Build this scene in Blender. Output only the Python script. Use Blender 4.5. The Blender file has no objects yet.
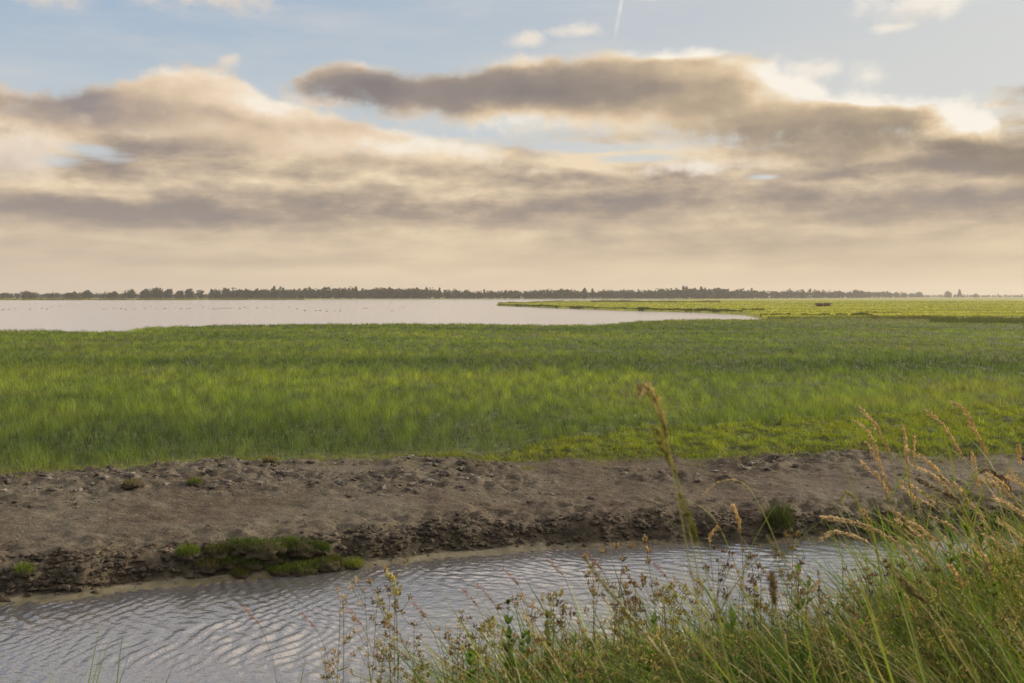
import bpy, math, random
import numpy as np
from mathutils import Vector, Matrix
R = math.radians
rng = np.random.default_rng(7)
random.seed(7)
scene = bpy.context.scene
col = scene.collection
F_PX = 996.0            # focal length in picture widths of 1024
EYE = 3.0               # eye height above the water
HOR = 296.0             # picture row of the horizon

SUN_AZ, SUN_EL = 66.0, 19.0     # degrees right of the view, degrees up

# ------------------------------------------------------------------ node helper
class G:
    def __init__(self, tree): self.t = tree; self.n = tree.nodes; self.l = tree.links
    def put(self, sock, v):
        if isinstance(v, V): self.l.new(v.s, sock)
        elif hasattr(v, 'links'): self.l.new(v, sock)
        elif isinstance(v, (tuple, list)) and len(v) == 3 and sock.type == 'RGBA': sock.default_value = (*v, 1)
        else: sock.default_value = v
    def math(self, op, a, b=None, c=None, clamp=False):
        nd = self.n.new('ShaderNodeMath'); nd.operation = op; nd.use_clamp = clamp
        self.put(nd.inputs[0], a)
        if b is not None: self.put(nd.inputs[1], b)
        if c is not None: self.put(nd.inputs[2], c)
        return V(self, nd.outputs[0])
    def vec(self, x, y, z):
        nd = self.n.new('ShaderNodeCombineXYZ')
        for i, v in enumerate((x, y, z)): self.put(nd.inputs[i], v)
        return V(self, nd.outputs[0])
    def sep(self, v):
        nd = self.n.new('ShaderNodeSeparateXYZ'); self.put(nd.inputs[0], v)
        return [V(self, o) for o in nd.outputs]
    def vscale(self, v, s):
        nd = self.n.new('ShaderNodeVectorMath'); nd.operation = 'MULTIPLY'; self.put(nd.inputs[0], v); nd.inputs[1].default_value = s
        return V(self, nd.outputs[0])
    def noise(self, vec, scale=1, detail=4, rough=.5, dist=0, color=False, lac=2.0):
        nd = self.n.new('ShaderNodeTexNoise'); self.put(nd.inputs['Vector'], vec)
        nd.inputs['Scale'].default_value = scale; nd.inputs['Detail'].default_value = detail
        nd.inputs['Roughness'].default_value = rough; nd.inputs['Distortion'].default_value = dist
        nd.inputs['Lacunarity'].default_value = lac
        return V(self, nd.outputs['Color' if color else 'Fac'])
    def voronoi(self, vec, scale=1, feature='F1', out='Distance', rand=1.0):
        nd = self.n.new('ShaderNodeTexVoronoi'); nd.feature = feature; self.put(nd.inputs['Vector'], vec)
        nd.inputs['Scale'].default_value = scale; nd.inputs['Randomness'].default_value = rand
        return V(self, nd.outputs[out])
    def smooth(self, v, lo, hi, a=0.0, b=1.0):
        nd = self.n.new('ShaderNodeMapRange'); nd.interpolation_type = 'SMOOTHSTEP'; self.put(nd.inputs[0], v)
        for i, x in enumerate((lo, hi, a, b)): self.put(nd.inputs[1 + i], x)
        return V(self, nd.outputs[0])
    def lin(self, v, lo, hi, a=0.0, b=1.0):
        nd = self.n.new('ShaderNodeMapRange'); self.put(nd.inputs[0], v)
        for i, x in enumerate((lo, hi, a, b)): self.put(nd.inputs[1 + i], x)
        return V(self, nd.outputs[0])
    def mix(self, f, a, b, mode='MIX', clamp=True):
        nd = self.n.new('ShaderNodeMix'); nd.data_type = 'RGBA'; nd.blend_type = mode; nd.clamp_factor = clamp
        self.put(nd.inputs[0], f); self.put(nd.inputs[6], a); self.put(nd.inputs[7], b)
        return V(self, nd.outputs[2])
    def ramp(self, v, stops, ease=False):
        nd = self.n.new('ShaderNodeValToRGB'); cr = nd.color_ramp; cr.interpolation = 'EASE' if ease else 'LINEAR'
        while len(cr.elements) < len(stops): cr.elements.new(.5)
        for e, (p, c) in zip(cr.elements, sorted(stops)): e.position = p; e.color = (*c, 1)
        self.put(nd.inputs[0], v)
        return V(self, nd.outputs[0])
    def curve(self, v, pts):       # v already 0..1
        nd = self.n.new('ShaderNodeFloatCurve'); c = nd.mapping.curves[0]; nd.mapping.extend = 'HORIZONTAL'
        pts = sorted(pts)
        c.points[0].location = pts[0]; c.points[1].location = pts[-1]
        for p in pts[1:-1]: c.points.new(*p)
        nd.mapping.update(); self.put(nd.inputs['Value'], v); nd.inputs['Factor'].default_value = 1
        return V(self, nd.outputs[0])
class V:
    def __init__(self, g, s): self.g = g; self.s = s
    def __add__(s, o): return s.g.math('ADD', s, o)
    __radd__ = __add__
    def __sub__(s, o): return s.g.math('SUBTRACT', s, o)
    def __rsub__(s, o): return s.g.math('SUBTRACT', o, s)
    def __mul__(s, o): return s.g.math('MULTIPLY', s, o)
    __rmul__ = __mul__
    def __truediv__(s, o): return s.g.math('DIVIDE', s, o)
    def __pow__(s, o): return s.g.math('POWER', s, o)
    def max(s, o): return s.g.math('MAXIMUM', s, o)
    def min(s, o): return s.g.math('MINIMUM', s, o)
    def clamp(s): return s.g.math('ADD', s, 0.0, clamp=True)
def lin(r, g, b):           # sRGB bytes -> linear
    f = lambda c: (c/255/12.92 if c/255 <= .04045 else ((c/255+.055)/1.055)**2.4)
    return (f(r), f(g), f(b))

# ------------------------------------------------------------------ sky: cloud layers described by azimuth and elevation
def P(px, py):
    az = math.atan((px-512)/F_PX)
    return az*10, (HOR-py)/F_PX*math.cos(az)*10       # ten times radians, ten times tan(elevation)
A0, A1, T1 = -7.0, 7.0, 4.0
def NP(pts): return [((P(*p)[0]-A0)/(A1-A0), max(0.0, P(*p)[1]/T1)) for p in pts]
LAYERS = [  # top line, bottom line, top softness, bottom softness
 # heavy bank on the left
 ([(-220,70),(-60,95),(0,90),(60,95),(110,84),(150,76),(200,70),(236,76),(262,92),(300,103),(350,118),(420,133),(480,150),(500,178)],
  [(-220,144),(0,133),(60,134),(100,141),(140,148),(250,156),(400,168),(480,168),(500,170)], .11, .26),
 # long bank in the middle
 ([(268,140),(284,98),(300,80),(340,66),(420,73),(500,64),(560,57),(640,51),(720,54),(775,68),(810,84),(840,104),(880,140)],
  [(268,70),(284,86),(330,110),(400,127),(480,136),(560,142),(640,141),(720,144),(840,112),(880,100)], .10, .26),
 # bank on the right
 ([(640,160),(668,126),(700,114),(760,102),(820,92),(900,96),(960,104),(990,112),(1004,138),(1060,132),(1150,118),(1300,110)],
  [(640,132),(670,141),(720,156),(800,163),(880,166),(960,172),(1010,194),(1100,204),(1300,215)], .10, .30),
]
PUFFS = [ # thin bright cumulus tops: px, py, rx, ry
 (862,80,34,18),(815,74,26,14),(968,116,30,20),(800,72,34,16),(915,10,62,20),(890,30,34,7),(225,0,90,20),(30,-4,70,16),(532,44,22,10),(575,34,30,8),(640,-2,40,5),(570,0,60,5),
 (15,150,60,32),(228,64,14,9),(700,168,60,10),(30,100,50,9),(330,102,50,10)]

world = bpy.data.worlds.new("World"); scene.world = world; world.use_nodes = True
world.node_tree.nodes.clear()
def cloud_group():
    t = bpy.data.node_groups.new('cloud_density', 'ShaderNodeTree'); g = G(t)
    for nm in ('A', 'T'): t.interface.new_socket(nm, in_out='INPUT', socket_type='NodeSocketFloat')
    for nm in ('Dense', 'Puff'): t.interface.new_socket(nm, in_out='OUTPUT', socket_type='NodeSocketFloat')
    gi = t.nodes.new('NodeGroupInput'); go = t.nodes.new('NodeGroupOutput')
    a, e = V(g, gi.outputs['A']), V(g, gi.outputs['T'])
    w = g.noise(g.vec(a, e*2.0, 3.1), .9, 2, .5, color=True); wx, wy, wz = g.sep(w)
    fine = g.noise(g.vec(a, e*1.15, 8.7), 2.6, 6, .54) - .5
    fine2 = g.noise(g.vec(a, e*1.25, 1.7), 7.0, 5, .6) - .5
    a2 = a + (wx-.5)*.5
    e2 = e + (wy-.5)*.16
    n = g.math('DIVIDE', a2 - A0, A1-A0)
    dense = None
    for top, bot, wt, wb in LAYERS:
        ct = g.curve(n, NP(top))*T1; cb = g.curve(n, NP(bot))*T1
        d = g.math('DIVIDE', ct - e2, wt).min(g.math('DIVIDE', e2 - cb, wb))
        dense = d if dense is None else dense.max(d)
    dense = dense + fine*2.3 + fine2*1.0 + .16
    puff = None
    for px, py, rx, ry in PUFFS:
        ca, ct = P(px, py)
        dx = (a2 - ca)/(rx/100); dy = (e2 - ct)/(ry/100)
        d = 1.0 - g.math('SQRT', dx*dx + dy*dy)
        puff = d if puff is None else puff.max(d)
    puff = puff + fine*2.2 + fine2*.8
    g.l.new(dense.s, go.inputs['Dense']); g.l.new(puff.s, go.inputs['Puff'])
    return t
CG = cloud_group()
g = G(world.node_tree)
tc = g.n.new('ShaderNodeTexCoord')
x, y, z = g.sep(tc.outputs['Generated'])
hyp = g.math('SQRT', x*x + y*y).max(.001)
az = g.math('ARCTAN2', x, y)*10.0
te = (z/hyp).max(-.05)*10.0
def cg(a, e):
    nd = g.n.new('ShaderNodeGroup'); nd.node_tree = CG; g.put(nd.inputs['A'], a); g.put(nd.inputs['T'], e)
    return V(g, nd.outputs['Dense']), V(g, nd.outputs['Puff'])
te_c = te.min(3.8)
D0, P0 = cg(az, te_c)
D1, P1 = cg(az + .16, te_c + .13)
sky = g.n.new('ShaderNodeTexSky'); sky.sky_type = 'NISHITA'; sky.sun_disc = False
sky.sun_elevation = R(SUN_EL); sky.sun_rotation = R(SUN_AZ); sky.altitude = 0; sky.air_density = 1.0; sky.dust_density = 2.0; sky.ozone_density = 1.6
K = 10.0     # cloud colours below are written for a background strength of 1/K
def kc(r, gg, b, m=1.0): c = lin(r, gg, b); return tuple(v*m*K for v in c)
side = g.smooth(az, -4.5, 5.0)
# clear air: the Nishita sky, veiled by thin high cirrus
veil_l = g.mix(side, kc(176,197,219), kc(218,217,212))
up = g.smooth(te, 3.0, 9.0)
cir = g.noise(g.vec(az*.5, te*2.2, 5.5), 1.3, 5, .6)
clear = g.mix(.72, sky.outputs[0], veil_l)
clear = g.mix(g.smooth(cir, .45, .8)*.35, clear, kc(220,214,208))
clear = g.mix(g.smooth(te, 2.9, 1.9)*.35, clear, kc(214,214,208))
# low stratocumulus deck seen edge on: streaks that thin out towards the horizon
st1 = g.noise(g.vec(az*.38, te*2.1, 2.3), 1.35, 5, .55, .3)
st2 = g.noise(g.vec(az*.65, te*4.0, 7.9), 1.3, 4, .55)
st = st1*.68 + st2*.32
prof = g.curve(te/4.0, [(0,.72),(.05,.74),(.09,.66),(.13,.62),(.17,.50),(.20,.42),(.235,.46),(.27,.62),(.30,.56),(.34,.66),(.40,.68),(.5,.7),(1,.7)])
deck_a = g.smooth(te + (st-.5)*1.6 + (g.noise(g.vec(az, te*2.4, 4.4), .9, 5, .6)-.5)*.8, 1.78, 1.38)
hole = None
for px, py, rx, ry in [(100,152,42,11),(575,148,85,9),(765,178,22,4),(640,160,60,6),(60,160,30,8)]:
    ca, ct = P(px, py); dx = (az-ca)/(rx/100); dy = (te-ct)/(ry/100)
    d = 1.0 - g.math('SQRT', dx*dx+dy*dy); hole = d if hole is None else hole.max(d)
hole = g.smooth(hole + (st2-.5)*2.6 + (st1-.5)*1.6, .0, .9)
# light and dark areas of the cloud cover: px, py, rx, ry, amount
TONES = [(85,105,75,24,-.45),(150,97,50,26,.25),(188,78,40,10,.35),(245,98,42,16,.55),(300,113,48,14,.5),(200,128,60,16,.05),(345,78,60,12,-.05),(365,66,26,7,.35),
 (430,92,130,26,-.5),(340,95,60,16,-.3),(470,126,90,14,.35),(400,140,90,16,.3),(440,152,60,12,.35),(560,125,90,12,.3),(150,150,55,13,-.35),(105,172,85,13,-.35),
 (20,148,60,24,.45),(270,140,70,16,.1),(290,166,120,10,-.1),(30,186,70,8,.2),
 (575,88,90,22,-.4),(690,98,110,24,-.1),(675,54,50,8,.6),(735,72,70,10,.25),(800,84,48,20,.75),(640,128,60,10,.1),(850,82,50,22,.9),(965,118,40,24,.95),
 (500,64,36,6,.3),(700,136,60,14,.0),(820,134,110,20,-.35),(900,100,56,8,.5),(915,130,60,16,-.1),(1010,165,80,32,-.5),(960,150,50,12,-.3),(885,152,110,10,-.15),
 (600,160,110,14,.45),(740,166,60,9,.3),(330,150,70,12,.25),(570,180,50,9,-.4),(660,176,80,12,.1),(740,200,220,11,-.35),(890,172,90,8,-.4),(975,185,40,7,.4),(600,208,120,11,-.2),(940,205,120,9,-.25),
 (200,210,150,10,-.25),(390,204,90,9,-.2),(80,215,150,14,-.25),(285,184,60,6,.3),(385,182,60,6,.3),(860,230,150,8,.2),(150,245,200,12,.05),(520,232,160,8,.15),(700,250,200,7,-.12),(200,262,220,7,-.10),(880,262,180,6,-.10),(420,275,220,6,.08),(90,190,70,8,.25),(470,196,80,7,.22),(180,150,60,12,-.2)]
wn = g.noise(g.vec(az, te*1.8, 12.0), 1.3, 4, .55, color=True); wnx, wny, wnz = g.sep(wn)
pt = g.vec(az + (wnx-.5)*.9, te + (wny-.5)*.30, 0.0)
tone = None
for px, py, rx, ry, am in TONES:
    ca, ct = P(px, py); sx, sy = 100/rx, 100/ry
    m = g.n.new('ShaderNodeVectorMath'); m.operation = 'MULTIPLY_ADD'; g.put(m.inputs[0], pt)
    m.inputs[1].default_value = (sx, sy, 0); m.inputs[2].default_value = (-ca*sx, -ct*sy, 0)
    ln = g.n.new('ShaderNodeVectorMath'); ln.operation = 'LENGTH'; g.put(ln.inputs[0], m.outputs[0])
    v = g.smooth(V(g, ln.outputs['Value']), 1.5, .15, 0.0, am)
    tone = v if tone is None else tone + v
br = g.math('ADD', prof + tone*.8, (st-.5)*1.5*g.smooth(te, -.1, .7) + (g.noise(g.vec(az*.8, te*1.8, 15.0), 1.9, 6, .58)-.5)*1.7*g.smooth(te, .2, 1.0), clamp=True)
deck = g.ramp(br, [(0, kc(149,138,132)), (.25, kc(167,152,138)), (.5, kc(194,175,153)), (.75, kc(219,198,169)), (1, kc(238,217,185))])
deck = g.mix(side*.4*g.smooth(te, 1.2, 0), deck, kc(222,202,168))
deck = g.mix(g.smooth(az,-1,-5)*.4*g.smooth(te, 1.2, 0), deck, kc(206,191,177))
base = g.mix(deck_a*(1.0-hole*.85), g.mix(g.smooth(te,2.2,1.2)*.5, clear, kc(206,212,214)), deck)
# puffs and banks, lit from the sun side by how much cloud stands between
bil = g.noise(g.vec(az*1.0, te*1.5, 6.1), 2.6, 6, .55)
pa = g.smooth(P0, -.05, 1.1)
plit = g.smooth(P1, 2.0, .2)
pcol = g.mix(plit, g.mix(side, kc(205,190,178), kc(222,208,190)), g.mix(side, kc(230,214,198), kc(248,239,226)))
out = g.mix(pa*.85, base, pcol)
da = g.smooth(D0, -.25, 1.15)
rim = g.smooth(D1, .5, -.7)
bt = .535 + tone*.72 + (bil-.5)*.36 + g.smooth(D0, 1.6, .2)*.14 + rim*g.lin(side,0,1,.04,.15) - g.smooth(D1 - D0, -.4, .8)*.05
bt = g.math('ADD', bt, 0.0, clamp=True)
cl = g.ramp(bt, [(0, kc(134,128,131)), (.25, kc(153,143,140)), (.45, kc(186,167,150)), (.65, kc(218,195,168)), (.85, kc(238,216,190)), (1, kc(248,236,218))])
cr = g.ramp(bt, [(0, kc(134,123,114)), (.25, kc(154,140,123)), (.45, kc(184,165,139)), (.65, kc(219,195,161)), (.85, kc(240,222,194)), (1, kc(250,243,230))])
cc = g.mix(side, cl, cr)
out = g.mix(da, out, cc)
# old condensation trail
c0, c1 = P(622,-6), P(612,50)
ux, uy = c1[0]-c0[0], c1[1]-c0[1]; L = math.hypot(ux, uy); ux /= L; uy /= L
pa_ = (az-c0[0])*ux + (te-c0[1])*uy
pd = g.math('ABSOLUTE', (az-c0[0])*uy - (te-c0[1])*ux)
trail = g.smooth(pd, .028, .006)*g.smooth(pa_, L, L*.4)*g.smooth(pa_, -8, -1)*(1.0-da)*g.noise(g.vec(az*3, te*3, 0), 3, 3)*1.0
out = g.mix(trail, out, kc(236,232,226))
# open blue with scattered clouds higher up (the water mirrors it)
hp = g.vec(x/(z.max(.02)+.12), y/(z.max(.02)+.12), 0.0)
hi = g.noise(hp, 1.3, 6, .55, .2)
hic = g.mix(g.smooth(hi, .44, .56), g.mix(.6, sky.outputs[0], kc(160,184,216,1.1)), g.mix(g.smooth(hi, .5, .75), g.mix(side, kc(246,222,196,1.5), kc(255,240,222,2.0)), kc(184,186,194,1.3)))  # unseen clouds made extra bright to light the plants and water
out = g.mix(g.smooth(te + (hi-.5)*1.2, 3.1, 3.9), out, hic)
# glow round the hidden sun
sd = Vector((math.sin(R(SUN_AZ))*math.cos(R(SUN_EL)), math.cos(R(SUN_AZ))*math.cos(R(SUN_EL)), math.sin(R(SUN_EL))))
dt = x*sd.x + y*sd.y + z*sd.z
glow = g.smooth(dt, .90, 1.0)
out = g.mix(g.smooth(az, 1, 7)*g.smooth(te, 2.9, 5)*.35, out, kc(255,238,220,1.9))
out = g.mix(glow*.8, out, kc(255,232,196,1.9))
below = g.smooth(z, -.005, -.03)
out = g.mix(below, out, kc(120,118,100))
bg = g.n.new('ShaderNodeBackground'); g.put(bg.inputs[0], out); bg.inputs[1].default_value = 1.0/K
wo = g.n.new('ShaderNodeOutputWorld'); g.l.new(bg.outputs[0], wo.inputs[0])
world.cycles.sampling_method = 'MANUAL'; world.cycles.sample_map_resolution = 512

# ------------------------------------------------------------------ sun, camera, colour management
sl = bpy.data.lights.new('sun', 'SUN'); sl.energy = 5.0; sl.angle = R(3.0); sl.color = (1.0, .83, .62)
so = bpy.data.objects.new('sun', sl); col.objects.link(so)
so.rotation_euler = (-sd).to_track_quat('-Z', 'Y').to_euler()
so.location = (30, 20, 30)
cam = bpy.data.cameras.new('camera'); co = bpy.data.objects.new('camera', cam); col.objects.link(co)
cam.sensor_width = 36; cam.lens = F_PX*36/1024; cam.clip_start = .05; cam.clip_end = 20000
co.location = (0, 0, EYE); co.rotation_euler = (R(90) - math.atan((341.5-HOR)/F_PX), 0, 0)
cam.dof.use_dof = True; cam.dof.focus_distance = 9.0; cam.dof.aperture_fstop = 8.0
scene.camera = co
scene.cycles.max_bounces = 4; scene.cycles.diffuse_bounces = 2; scene.cycles.glossy_bounces = 2; scene.cycles.transmission_bounces = 2; scene.cycles.volume_bounces = 0; scene.cycles.transparent_max_bounces = 4
scene.view_settings.view_transform = 'Standard'; scene.view_settings.look = 'None'
scene.view_settings.exposure = 0; scene.view_settings.gamma = 1

# ------------------------------------------------------------------ mesh and noise helpers
_perm = np.random.default_rng(11).permutation(512).astype(np.int64)
_gang = np.random.default_rng(12).random(512)*2*np.pi
def noise2(x, y, seed=0):
    x = np.asarray(x, float) + seed*17.13; y = np.asarray(y, float) - seed*9.71
    xi = np.floor(x).astype(np.int64); yi = np.floor(y).astype(np.int64); fx = x-xi; fy = y-yi
    def gr(ix, iy, dx, dy):
        a = _gang[_perm[(_perm[ix & 511] + iy) & 511]]; return np.cos(a)*dx + np.sin(a)*dy
    u = fx*fx*fx*(fx*(fx*6-15)+10); v = fy*fy*fy*(fy*(fy*6-15)+10)
    a = gr(xi, yi, fx, fy); b = gr(xi+1, yi, fx-1, fy); c = gr(xi, yi+1, fx, fy-1); d = gr(xi+1, yi+1, fx-1, fy-1)
    return ((a+(b-a)*u) + ((c+(d-c)*u)-(a+(b-a)*u))*v)*1.5          # about -1..1
def fbm(x, y, oct=4, seed=0, gain=.5):
    s = 0; am = 1; n = 0
    for i in range(oct): s = s + am*noise2(x*2**i, y*2**i, seed+i*3); n += am; am *= gain
    return s/n*1.4
def sm(x, a, b):
    t = np.clip((np.asarray(x, float)-a)/(b-a), 0, 1); return t*t*(3-2*t)
def mixc(a, b, t): t = np.asarray(t)[..., None]; return np.asarray(a)*(1-t) + np.asarray(b)*t
def mesh_np(name, V_, quads=None, tris=None, mat=None, attrs=None, smooth=True, parent=None, link=True):
    me = bpy.data.meshes.new(name)
    nq = 0 if quads is None else len(quads); nt = 0 if tris is None else len(tris)
    me.vertices.add(len(V_)); me.vertices.foreach_set('co', np.ascontiguousarray(V_, dtype=np.float32).ravel())
    idx = np.concatenate([np.asarray(quads, dtype=np.int32).ravel() if nq else np.zeros(0, np.int32), np.asarray(tris, dtype=np.int32).ravel() if nt else np.zeros(0, np.int32)])
    me.loops.add(len(idx)); me.loops.foreach_set('vertex_index', idx)
    me.polygons.add(nq+nt)
    me.polygons.foreach_set('loop_start', np.concatenate([np.arange(nq)*4, nq*4 + np.arange(nt)*3]).astype(np.int32))
    me.polygons.foreach_set('use_smooth', np.full(nq+nt, smooth))
    me.update(calc_edges=True)
    for k, v in (attrs or {}).items():
        v = np.asarray(v, dtype=np.float32)
        if v.ndim == 2:
            at = me.attributes.new(k, 'FLOAT_COLOR', 'POINT'); c = np.ones((len(v), 4), np.float32); c[:, :3] = v; at.data.foreach_set('color', c.ravel())
        else:
            at = me.attributes.new(k, 'FLOAT', 'POINT'); at.data.foreach_set('value', v)
    if mat: me.materials.append(mat)
    o = bpy.data.objects.new(name, me)
    if link: col.objects.link(o)
    if parent: o.parent = parent
    return o
def tag(o, label=None, cat=None, group=None, kind=None):
    if label: o['label'] = label
    if cat: o['category'] = cat
    if group: o['group'] = group
    if kind: o['kind'] = kind
    return o
def empty(name, loc, rz=0):
    o = bpy.data.objects.new(name, None); col.objects.link(o); o.location = loc; o.rotation_euler = (0, 0, rz); o.empty_display_size = .1
    return o
def material(name):
    m = bpy.data.materials.new(name); m.use_nodes = True; m.node_tree.nodes.clear(); g = G(m.node_tree)
    out = g.n.new('ShaderNodeOutputMaterial'); return m, g, out
def attr(g, name, color=False):
    a = g.n.new('ShaderNodeAttribute'); a.attribute_name = name; return V(g, a.outputs['Color' if color else 'Fac'])
def bsdf(g, out, color, rough=.8, spec=.3, normal=None, ior=None):
    b = g.n.new('ShaderNodeBsdfPrincipled'); g.put(b.inputs['Base Color'], color); g.put(b.inputs['Roughness'], rough)
    g.put(b.inputs['Specular IOR Level'], spec)
    if ior: b.inputs['IOR'].default_value = ior
    if normal is not None: g.put(b.inputs['Normal'], normal)
    g.l.new(b.outputs[0], out.inputs[0]); return b
def bump(g, h, strength=.5, dist=.02):
    b = g.n.new('ShaderNodeBump'); b.inputs['Strength'].default_value = strength; b.inputs['Distance'].default_value = dist
    g.put(b.inputs['Height'], h); return V(g, b.outputs[0])
def leaf_mat(name, trans=.38, gloss=.06, rough=.45, tint=(1.25, 1.2, .55)):
    m, g, out = material(name); c = attr(g, 'Col', True)
    geo = g.n.new('ShaderNodeNewGeometry')
    d = g.n.new('ShaderNodeBsdfDiffuse'); g.put(d.inputs[0], c)
    t = g.n.new('ShaderNodeBsdfTranslucent'); g.put(t.inputs[0], g.mix(1.0, c, tint, 'MULTIPLY'))
    mx = g.n.new('ShaderNodeMixShader'); mx.inputs[0].default_value = trans; g.l.new(d.outputs[0], mx.inputs[1]); g.l.new(t.outputs[0], mx.inputs[2])
    gl = g.n.new('ShaderNodeBsdfGlossy'); gl.inputs['Roughness'].default_value = rough; gl.inputs[0].default_value = (1, 1, 1, 1)
    m2 = g.n.new('ShaderNodeMixShader'); m2.inputs[0].default_value = gloss; g.l.new(mx.outputs[0], m2.inputs[1]); g.l.new(gl.outputs[0], m2.inputs[2])
    g.l.new(m2.outputs[0], out.inputs[0]); return m

# ------------------------------------------------------------------ the lie of the land (metres, water level = 0)
def itp(x, pts): xs, ys = zip(*pts); return np.interp(x, xs, ys)
WL = [(-60,-9),(-12,7.2),(-4.94,9.6),(-4.4,9.73),(-3.67,10.1),(-2.77,10.5),(-1.86,10.75),(-1.25,11.1),(-.14,11.5),(1.03,11.7),(2.26,11.9),(3.1,12.0),(4.7,12.15),(5.9,12.3),(12,13),(60,24)]
def Yw(X): return itp(X, WL) + .10*noise2(X*1.3, X*0+3.3) + .05*noise2(X*4.1, X*0+7.7)
def Yn(X): return itp(X, [(-60,-30),(-12,2.2),(-4,5.1),(0,5.9),(3,7.0),(6,8.2),(12,9.5),(60,22)]) + .15*noise2(X*.9, X*0+1.3)
GB = [(-60,-4),(-12,12.2),(-6.9,13.3),(-5.7,13.6),(-4.5,14.15),(-3.1,14.5),(-.2,14.7),(2,15.1),(5.3,15.6),(7.9,15.5),(12,16),(60,28)]
def Yg(X): return itp(X, GB) + .18*noise2(X*.8, X*0+5.1) + .07*noise2(X*3.1, X*0+2.1)
U = lambda px: (px-512)/F_PX
def S0(u): return itp(u, [(U(-900),60),(U(-300),64),(U(0),69),(U(60),68),(U(100),66),(U(128),68),(U(150),76),(U(300),83),(U(500),85),(U(595),84),(U(622),90),(U(650),100),(U(700),104),(U(765),106),(U(775),107)])
def Yp(u): return itp(u, [(U(494),330),(U(500),300),(U(560),238),(U(620),203),(U(700),178),(U(740),160),(U(760),135),(U(772),107),(U(780),60)])
def Yq(u): return itp(u, [(U(494),330),(U(500),350),(U(520),378),(U(560),480),(U(640),610),(U(700),860),(U(745),1005)])
def Yf(u): return itp(u, [(U(-900),600),(U(0),690),(U(200),720),(U(300),750),(U(318),850),(U(330),960),(U(700),960),(U(745),960)])
def water_mask(X, Y):       # 1 well inside the lake, 0 on land
    Ys_ = np.maximum(Y, 5.0); u = X/Ys_
    wob = 1 + .012*noise2(u*60, np.log(Ys_)*8) + .006*noise2(u*170, np.log(Ys_)*20, 5)
    Yy = Ys_*wob; w = .006*Ys_+.3
    near = np.minimum(Yy - S0(u), np.where(u < U(497), Yf(u), Yp(u)) - Yy)
    far = np.where((u >= U(497)) & (u < U(745)), np.minimum(Yy - Yq(u), Yf(u) - Yy), -1e3)
    near = np.where(u > U(776), -1e3, near)
    return sm(np.maximum(near, far)/w, -1.0, 1.0)
def spoil(X, Y):            # where the dredged spoil lies in lumps
    s = Y - Yw(X); t = Yg(X) - Y
    return sm(t, -.15, .25)*sm(t, 2.3, 1.0)*sm(fbm(X*.35, Y*.8, 2, 31) - .10*(X*.35), -.35, .25)
def height(X, Y):
    yw, yn, yg = Yw(X), Yn(X), Yg(X)
    s = Y - yw
    # far side: silt margin, eroded edge, mud slope, meadow
    frac = sm(Y, 9, 10)
    edge = .26 + .05*fbm(X*1.1, Y*0, 2, 4)
    lump = fbm(X*3.2, Y*3.2, 4, 9)
    far = -.35 + .35*sm(s, -.9, .0) + .035*sm(s, .0, .14)
    j = s - .24 - .10*fbm(X*2.4, Y*1.0, 3, 14)
    edge = edge*itp(X, [(-8,1.0),(0,.85),(3,.72),(9,.72)])
    far = far + edge*sm(j, -.14, .20)
    far = far + .33*np.clip((s-.45)/3.2, 0, 1)**.9
    rough = sm(s, .14, .34)*(1-sm(s, .8, 1.5))
    mudz = sm(Yg(X)-Y, -.1, .2)
    far = far + rough*(.07*lump + .09*(.35-np.abs(fbm(X*3.6, Y*4.2, 4, 17)))) + mudz*sm(s, .3, .6)*(.022*fbm(X*5, Y*6, 4, 20, .65) + .025*fbm(X*1.1, Y*1.6, 2, 24))
    sp = spoil(X, Y)
    far = far + sp*(.06 - .12*np.abs(fbm(X*2.4, Y*3.0, 4, 40)) + .06*fbm(X*5.5, Y*6.5, 4, 44))
    far = far + .0*sm(Y, 20, 40) + .05*fbm(X*.12, Y*.12, 2, 50)*sm(Y, 16, 20)
    st = sm(Y-yg, .0, .4)*(1-sm(Y, 19, 24))*sm(X, -.5, 1.5)
    far = far + st*(.03 + .07*fbm(X*2.4, Y*2.4, 3, 60))
    # near side: the dyke the camera stands on
    t = yn - Y
    crest = itp(X, [(-12,1.05),(-2,1.15),(.5,1.35),(2,1.5),(6,1.55)])
    near = -.35 + .35*sm(t, -.9, 0) + crest*sm(t, 0.0, 3.3) + .05*fbm(X*1.2, Y*1.2, 3, 70)*sm(t, 0, .6)
    mid = (yw+yn)/2
    z = np.where(Y > mid, far, near)
    # lake
    wm = np.where(Y > 50, water_mask(X, Y), 0.0)
    rise = np.where(Y > 120, .16, .0)
    z = z - rise
    return z*(1-wm) + (-.7)*wm
def hgt(x, y): return float(height(np.array([float(x)]), np.array([float(y)]))[0])

def geo(a, b, r):
    out = [a]
    while out[-1] < b: out.append(out[-1]*r)
    return out
xs = np.arange(-9, 9.001, .045)
side_x = np.cumsum(np.concatenate([[.06], .06*1.035**np.arange(1, 260)])) ; side_x = side_x[side_x < 9000] + 9
xs = np.concatenate([-side_x[::-1], xs, side_x])
ys = np.concatenate([[-9000,-3000,-1000,-400,-200,-100,-60,-40,-25], np.arange(-16, 9.2, .22), np.arange(9.22, 16.3, .032), np.array(geo(16.35, 9000, 1.013))])
XX, YY = np.meshgrid(xs, ys)
ZZ = height(XX, YY)
nx, ny = len(xs), len(ys)
ii = (np.arange(ny-1)[:, None]*nx + np.arange(nx-1)[None, :]).ravel()
quads = np.stack([ii, ii+1, ii+nx+1, ii+nx], 1)
SS = YY - Yw(XX); TT = Yg(XX) - YY
mid = (Yw(XX)+Yn(XX))/2
a_mud = np.where(YY > mid, sm(TT + .12*fbm(XX*2.5, YY*2.5, 3, 81), -.12, .12), sm(Yn(XX)-YY, .25, -.1))
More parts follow.
